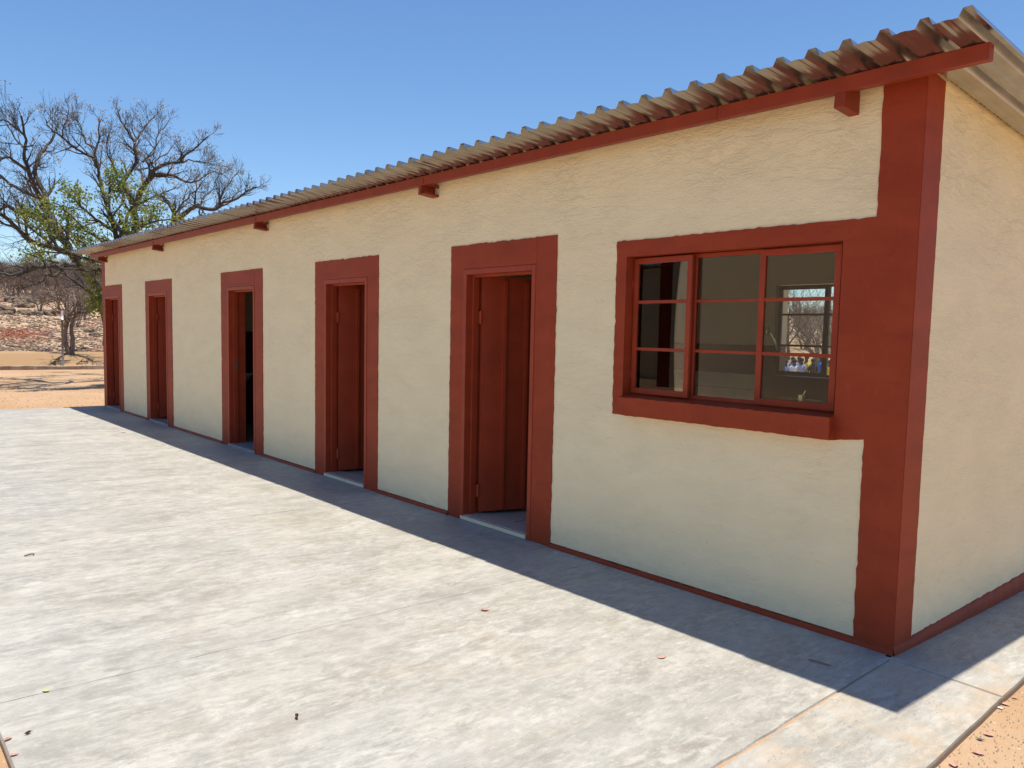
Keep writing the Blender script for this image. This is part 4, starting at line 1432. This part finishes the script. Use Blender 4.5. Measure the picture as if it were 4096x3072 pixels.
# ------------------------------------------------------------------ children and a pickup behind the block
SK = simple('skin_dark_brown', (.075, .04, .025), .55, 0, .05, 20)
HAIR = simple('black_hair', (.015, .013, .012), .9, 0, .1, 20)
def skinned(name, verts, edges, radii, mat, parent, sub=1):
    me = bpy.data.meshes.new(name)
    me.from_pydata(verts, edges, [])
    o = link(name, me, parent)
    me.materials.append(mat)
    sk = o.modifiers.new('skin', 'SKIN')
    for i, v in enumerate(me.skin_vertices[0].data):
        v.radius = (radii[i], radii[i] * .85)
        v.use_root = (i == 0)
    sk.use_smooth_shade = True
    sb = o.modifiers.new('sub', 'SUBSURF'); sb.levels = sub; sb.render_levels = sub
    return o
def cloth(c, nm): return simple(nm, c, .85, 0, .12, 12)
def person(p, h, rz, shirt, short, pose, label, seed):
    rn = random.Random(seed)
    root = empty('person', (p.x, p.y, p.z), rz)
    tag(root, label, 'child', 'school children standing together')
    s = h / 1.7
    def V(x, y, z): return (x * s, y * s, z * s)
    la = pose.get('la', (.24, 0, -.30)); ra = pose.get('ra', (-.24, 0, -.30))
    le = (.19, la[1] * .4, 1.10); re = (-.19, ra[1] * .4, 1.10)
    lw = (.19 + (la[0] - .24), la[1], 1.38 + la[2] * 1.7); rw = (-.19 + (ra[0] + .24), ra[1], 1.38 + ra[2] * 1.7)
    vs = [V(0, 0, .90), V(0, 0, 1.10), V(0, -.01, 1.30), V(0, 0, 1.42), V(0, .01, 1.50), V(0, .02, 1.60), V(0, .015, 1.68),
          V(.15, 0, 1.37), V(*le), V(*lw), V(lw[0] + .005, lw[1] + .03, lw[2] - .08),
          V(-.15, 0, 1.37), V(*re), V(*rw), V(rw[0] - .005, rw[1] + .03, rw[2] - .08),
          V(.09, 0, .84), V(.10, .01, .48), V(.10, -.01, .09), V(.10, .11, .04),
          V(-.09, 0, .84), V(-.10, .01, .48), V(-.10, -.01, .09), V(-.10, .11, .04)]
    ed = [(0, 1), (1, 2), (2, 3), (3, 4), (4, 5), (5, 6), (3, 7), (7, 8), (8, 9), (9, 10), (3, 11), (11, 12), (12, 13), (13, 14), (0, 15), (15, 16), (16, 17), (17, 18), (0, 19), (19, 20), (20, 21), (21, 22)]
    rd = [.125, .115, .13, .08, .055, .098, .07, .055, .04, .028, .03, .055, .04, .028, .03, .085, .055, .04, .035, .085, .055, .04, .035]
    skinned('body', vs, ed, [r * s for r in rd], SK, root, 1)
    # shirt over torso and upper arms
    def lerp(a, b, t): return tuple(a[i] + (b[i] - a[i]) * t for i in range(3))
    sv = [vs[0], vs[1], vs[2], vs[3], vs[7], lerp(vs[7], vs[8], .75), vs[11], lerp(vs[11], vs[12], .75)]
    skinned('shirt', sv, [(0, 1), (1, 2), (2, 3), (3, 4), (4, 5), (3, 6), (6, 7)], [r * s for r in (.155, .14, .152, .085, .075, .062, .075, .062)], shirt, root, 1)
    skinned('shorts', [vs[0], vs[15], lerp(vs[15], vs[16], .8), vs[19], lerp(vs[19], vs[20], .8)], [(0, 1), (1, 2), (0, 3), (3, 4)], [r * s for r in (.145, .105, .085, .105, .085)], short, root, 1)
    bm = bmesh.new(); bmesh.ops.create_icosphere(bm, subdivisions=2, radius=.108 * s)
    for v in bm.verts:
        v.co.z = max(v.co.z, -.03 * s)
        if v.co.y > .04 * s and v.co.z < .03 * s: v.co.y = .04 * s
    me = bpy.data.meshes.new('hair'); bm.to_mesh(me); bm.free(); me.materials.append(HAIR)
    link('hair', me, root, V(0, .005, 1.625))
blue = cloth((.20, .30, .62), 'pale_blue_cotton'); lb = cloth((.36, .40, .62), 'faded_blue_cotton'); wh = cloth((.75, .76, .78), 'white_cotton')
yl = cloth((.72, .50, .06), 'yellow_cotton'); bk = cloth((.03, .03, .035), 'black_cotton'); bb = cloth((.04, .17, .60), 'bright_blue_cotton'); nv = cloth((.05, .06, .14), 'navy_cotton')
def zk(X, Y): return (3000 + .3617 * X, 1050 + .3617 * Y)
kids = [(400, 1080, 31, blue, 'child in a pale blue shirt, leftmost seen through the far window'),
        (475, 1048, 34, blue, 'child in a blue shirt partly hidden behind the child in white'),
        (493, 1076, 31, wh, 'child in a white shirt seen through the far window'),
        (548, 1046, 34, lb, 'child standing just behind the faded blue shirt'),
        (572, 1060, 31, lb, 'child in a faded blue shirt left of the yellow shirts'),
        (630, 1036, 33, yl, 'child in a yellow shirt in the middle of the group'),
        (702, 1066, 31, bk, 'child in black clothes right of the middle yellow shirt'),
        (785, 1034, 33, bb, 'child in a bright blue shirt standing beside the window bar'),
        (890, 1082, 30, yl, 'child in a yellow shirt alone right of the window bar')]
for i, (X, Y, d, sh, lab) in enumerate(kids):
    t = at(*zk(X, Y), d)
    gz = terrain(t.x, t.y)
    h = t.z - gz
    fac = math.atan2(-(t.x - CP.x), (t.y - CP.y)) + [0.3, -.4, .1, .6, -.2, 2.4, .2, -1.2, .1][i]
    person(Vector((t.x, t.y, gz)), max(.95, min(1.55, h)), fac, sh, bk if i == 6 else nv, dict(ra=(-.24, .25, -.12)) if i in (1, 5) else {}, lab, i)

# pickup parked beyond them
cp_ = at(*zk(1090, 1120), 40)
cz = terrain(cp_.x, cp_.y)
car = empty('pickup', (cp_.x, cp_.y, cz), R(120))
tag(car, 'dark pickup with a pale canopy roof parked beyond the children', 'pickup')
def prism(prof, y0, y1, mat, name, par):
    mb = MB()
    a = [(x, y0, z) for x, z in prof]; b = [(x, y1, z) for x, z in prof]
    mb.face(a); mb.face(b[::-1])
    for i in range(len(prof)):
        j = (i + 1) % len(prof)
        mb.face([a[j], a[i], b[i], b[j]])
    return mb.build(name, mat, par, fix=True, bevel=.03)
CG = simple('dark_grey_car_paint', (.05, .055, .06), .3, 0, .05, 3)
prism([(-2.5, .45), (-1.75, .42), (-1.6, .62), (-1.1, .62), (-.95, .42), (1.25, .42), (1.4, .62), (1.95, .62), (2.1, .42), (2.4, .5), (2.4, .95), (1.3, 1.05), (-2.5, 1.05)], -.85, .85, CG, 'body', car)
cab = prism([(1.3, 1.04), (.75, 1.52), (-2.42, 1.55), (-2.48, 1.04)], -.76, .76, simple('car_window_dark', (.02, .022, .025), .08, 0, .02, 3), 'cab_glass', car)
prism([(.85, 1.50), (.7, 1.60), (-2.4, 1.62), (-2.46, 1.53)], -.79, .79, M['wpaint'], 'roof', car)
for x_ in (-2.44, -.9, -.75, .35):
    MB().box((x_, -.772, 1.04), (x_ + .08, .772, 1.54)).build('window_pillar', M['wpaint'], car)
for x_ in (-1.35, 1.67):
    for y_ in (-.8, .8):
        mb = MB(); mb.tube([Vector((x_, y_ - .1, .33)), Vector((x_, y_ + .1, .33))], .33, 20)
        w_ = mb.build('wheel', HAIR, car)
        mb = MB(); mb.tube([Vector((x_, y_ - .105, .33)), Vector((x_, y_ + .105, .33))], .19, 14)
        mb.build('rim', M['pole'], w_)

# bare trees beyond them, seen through both windows
rn = random.Random(91)
for i, (X, Y0, d, sc, lab) in enumerate([
        (905, 0, 34, .9, 'thick-stemmed bare tree right of the bar of the far window'),
        (740, 0, 44, .8, 'spreading bare tree behind the yellow shirted children'),
        (430, 0, 50, .9, 'tall bare tree at the left side of the far window'),
        (600, 0, 58, .9, 'bare tree in the distance through the middle of the far window')]):
    q = at(*zk(X, 800), d)
    plant_wood(q, protos[i % 5][0], sc, lab, None, 'yard_tree')
for i in range(24):
    q = at(rn.uniform(2900, 3700), 1340, rn.uniform(65, 140))
    plant_wood(q, rn.choice(protos)[0], rn.uniform(.5, .75), 'leafless tree in the distance seen through the far window', 'distant bare trees behind the block', 'distant_tree')
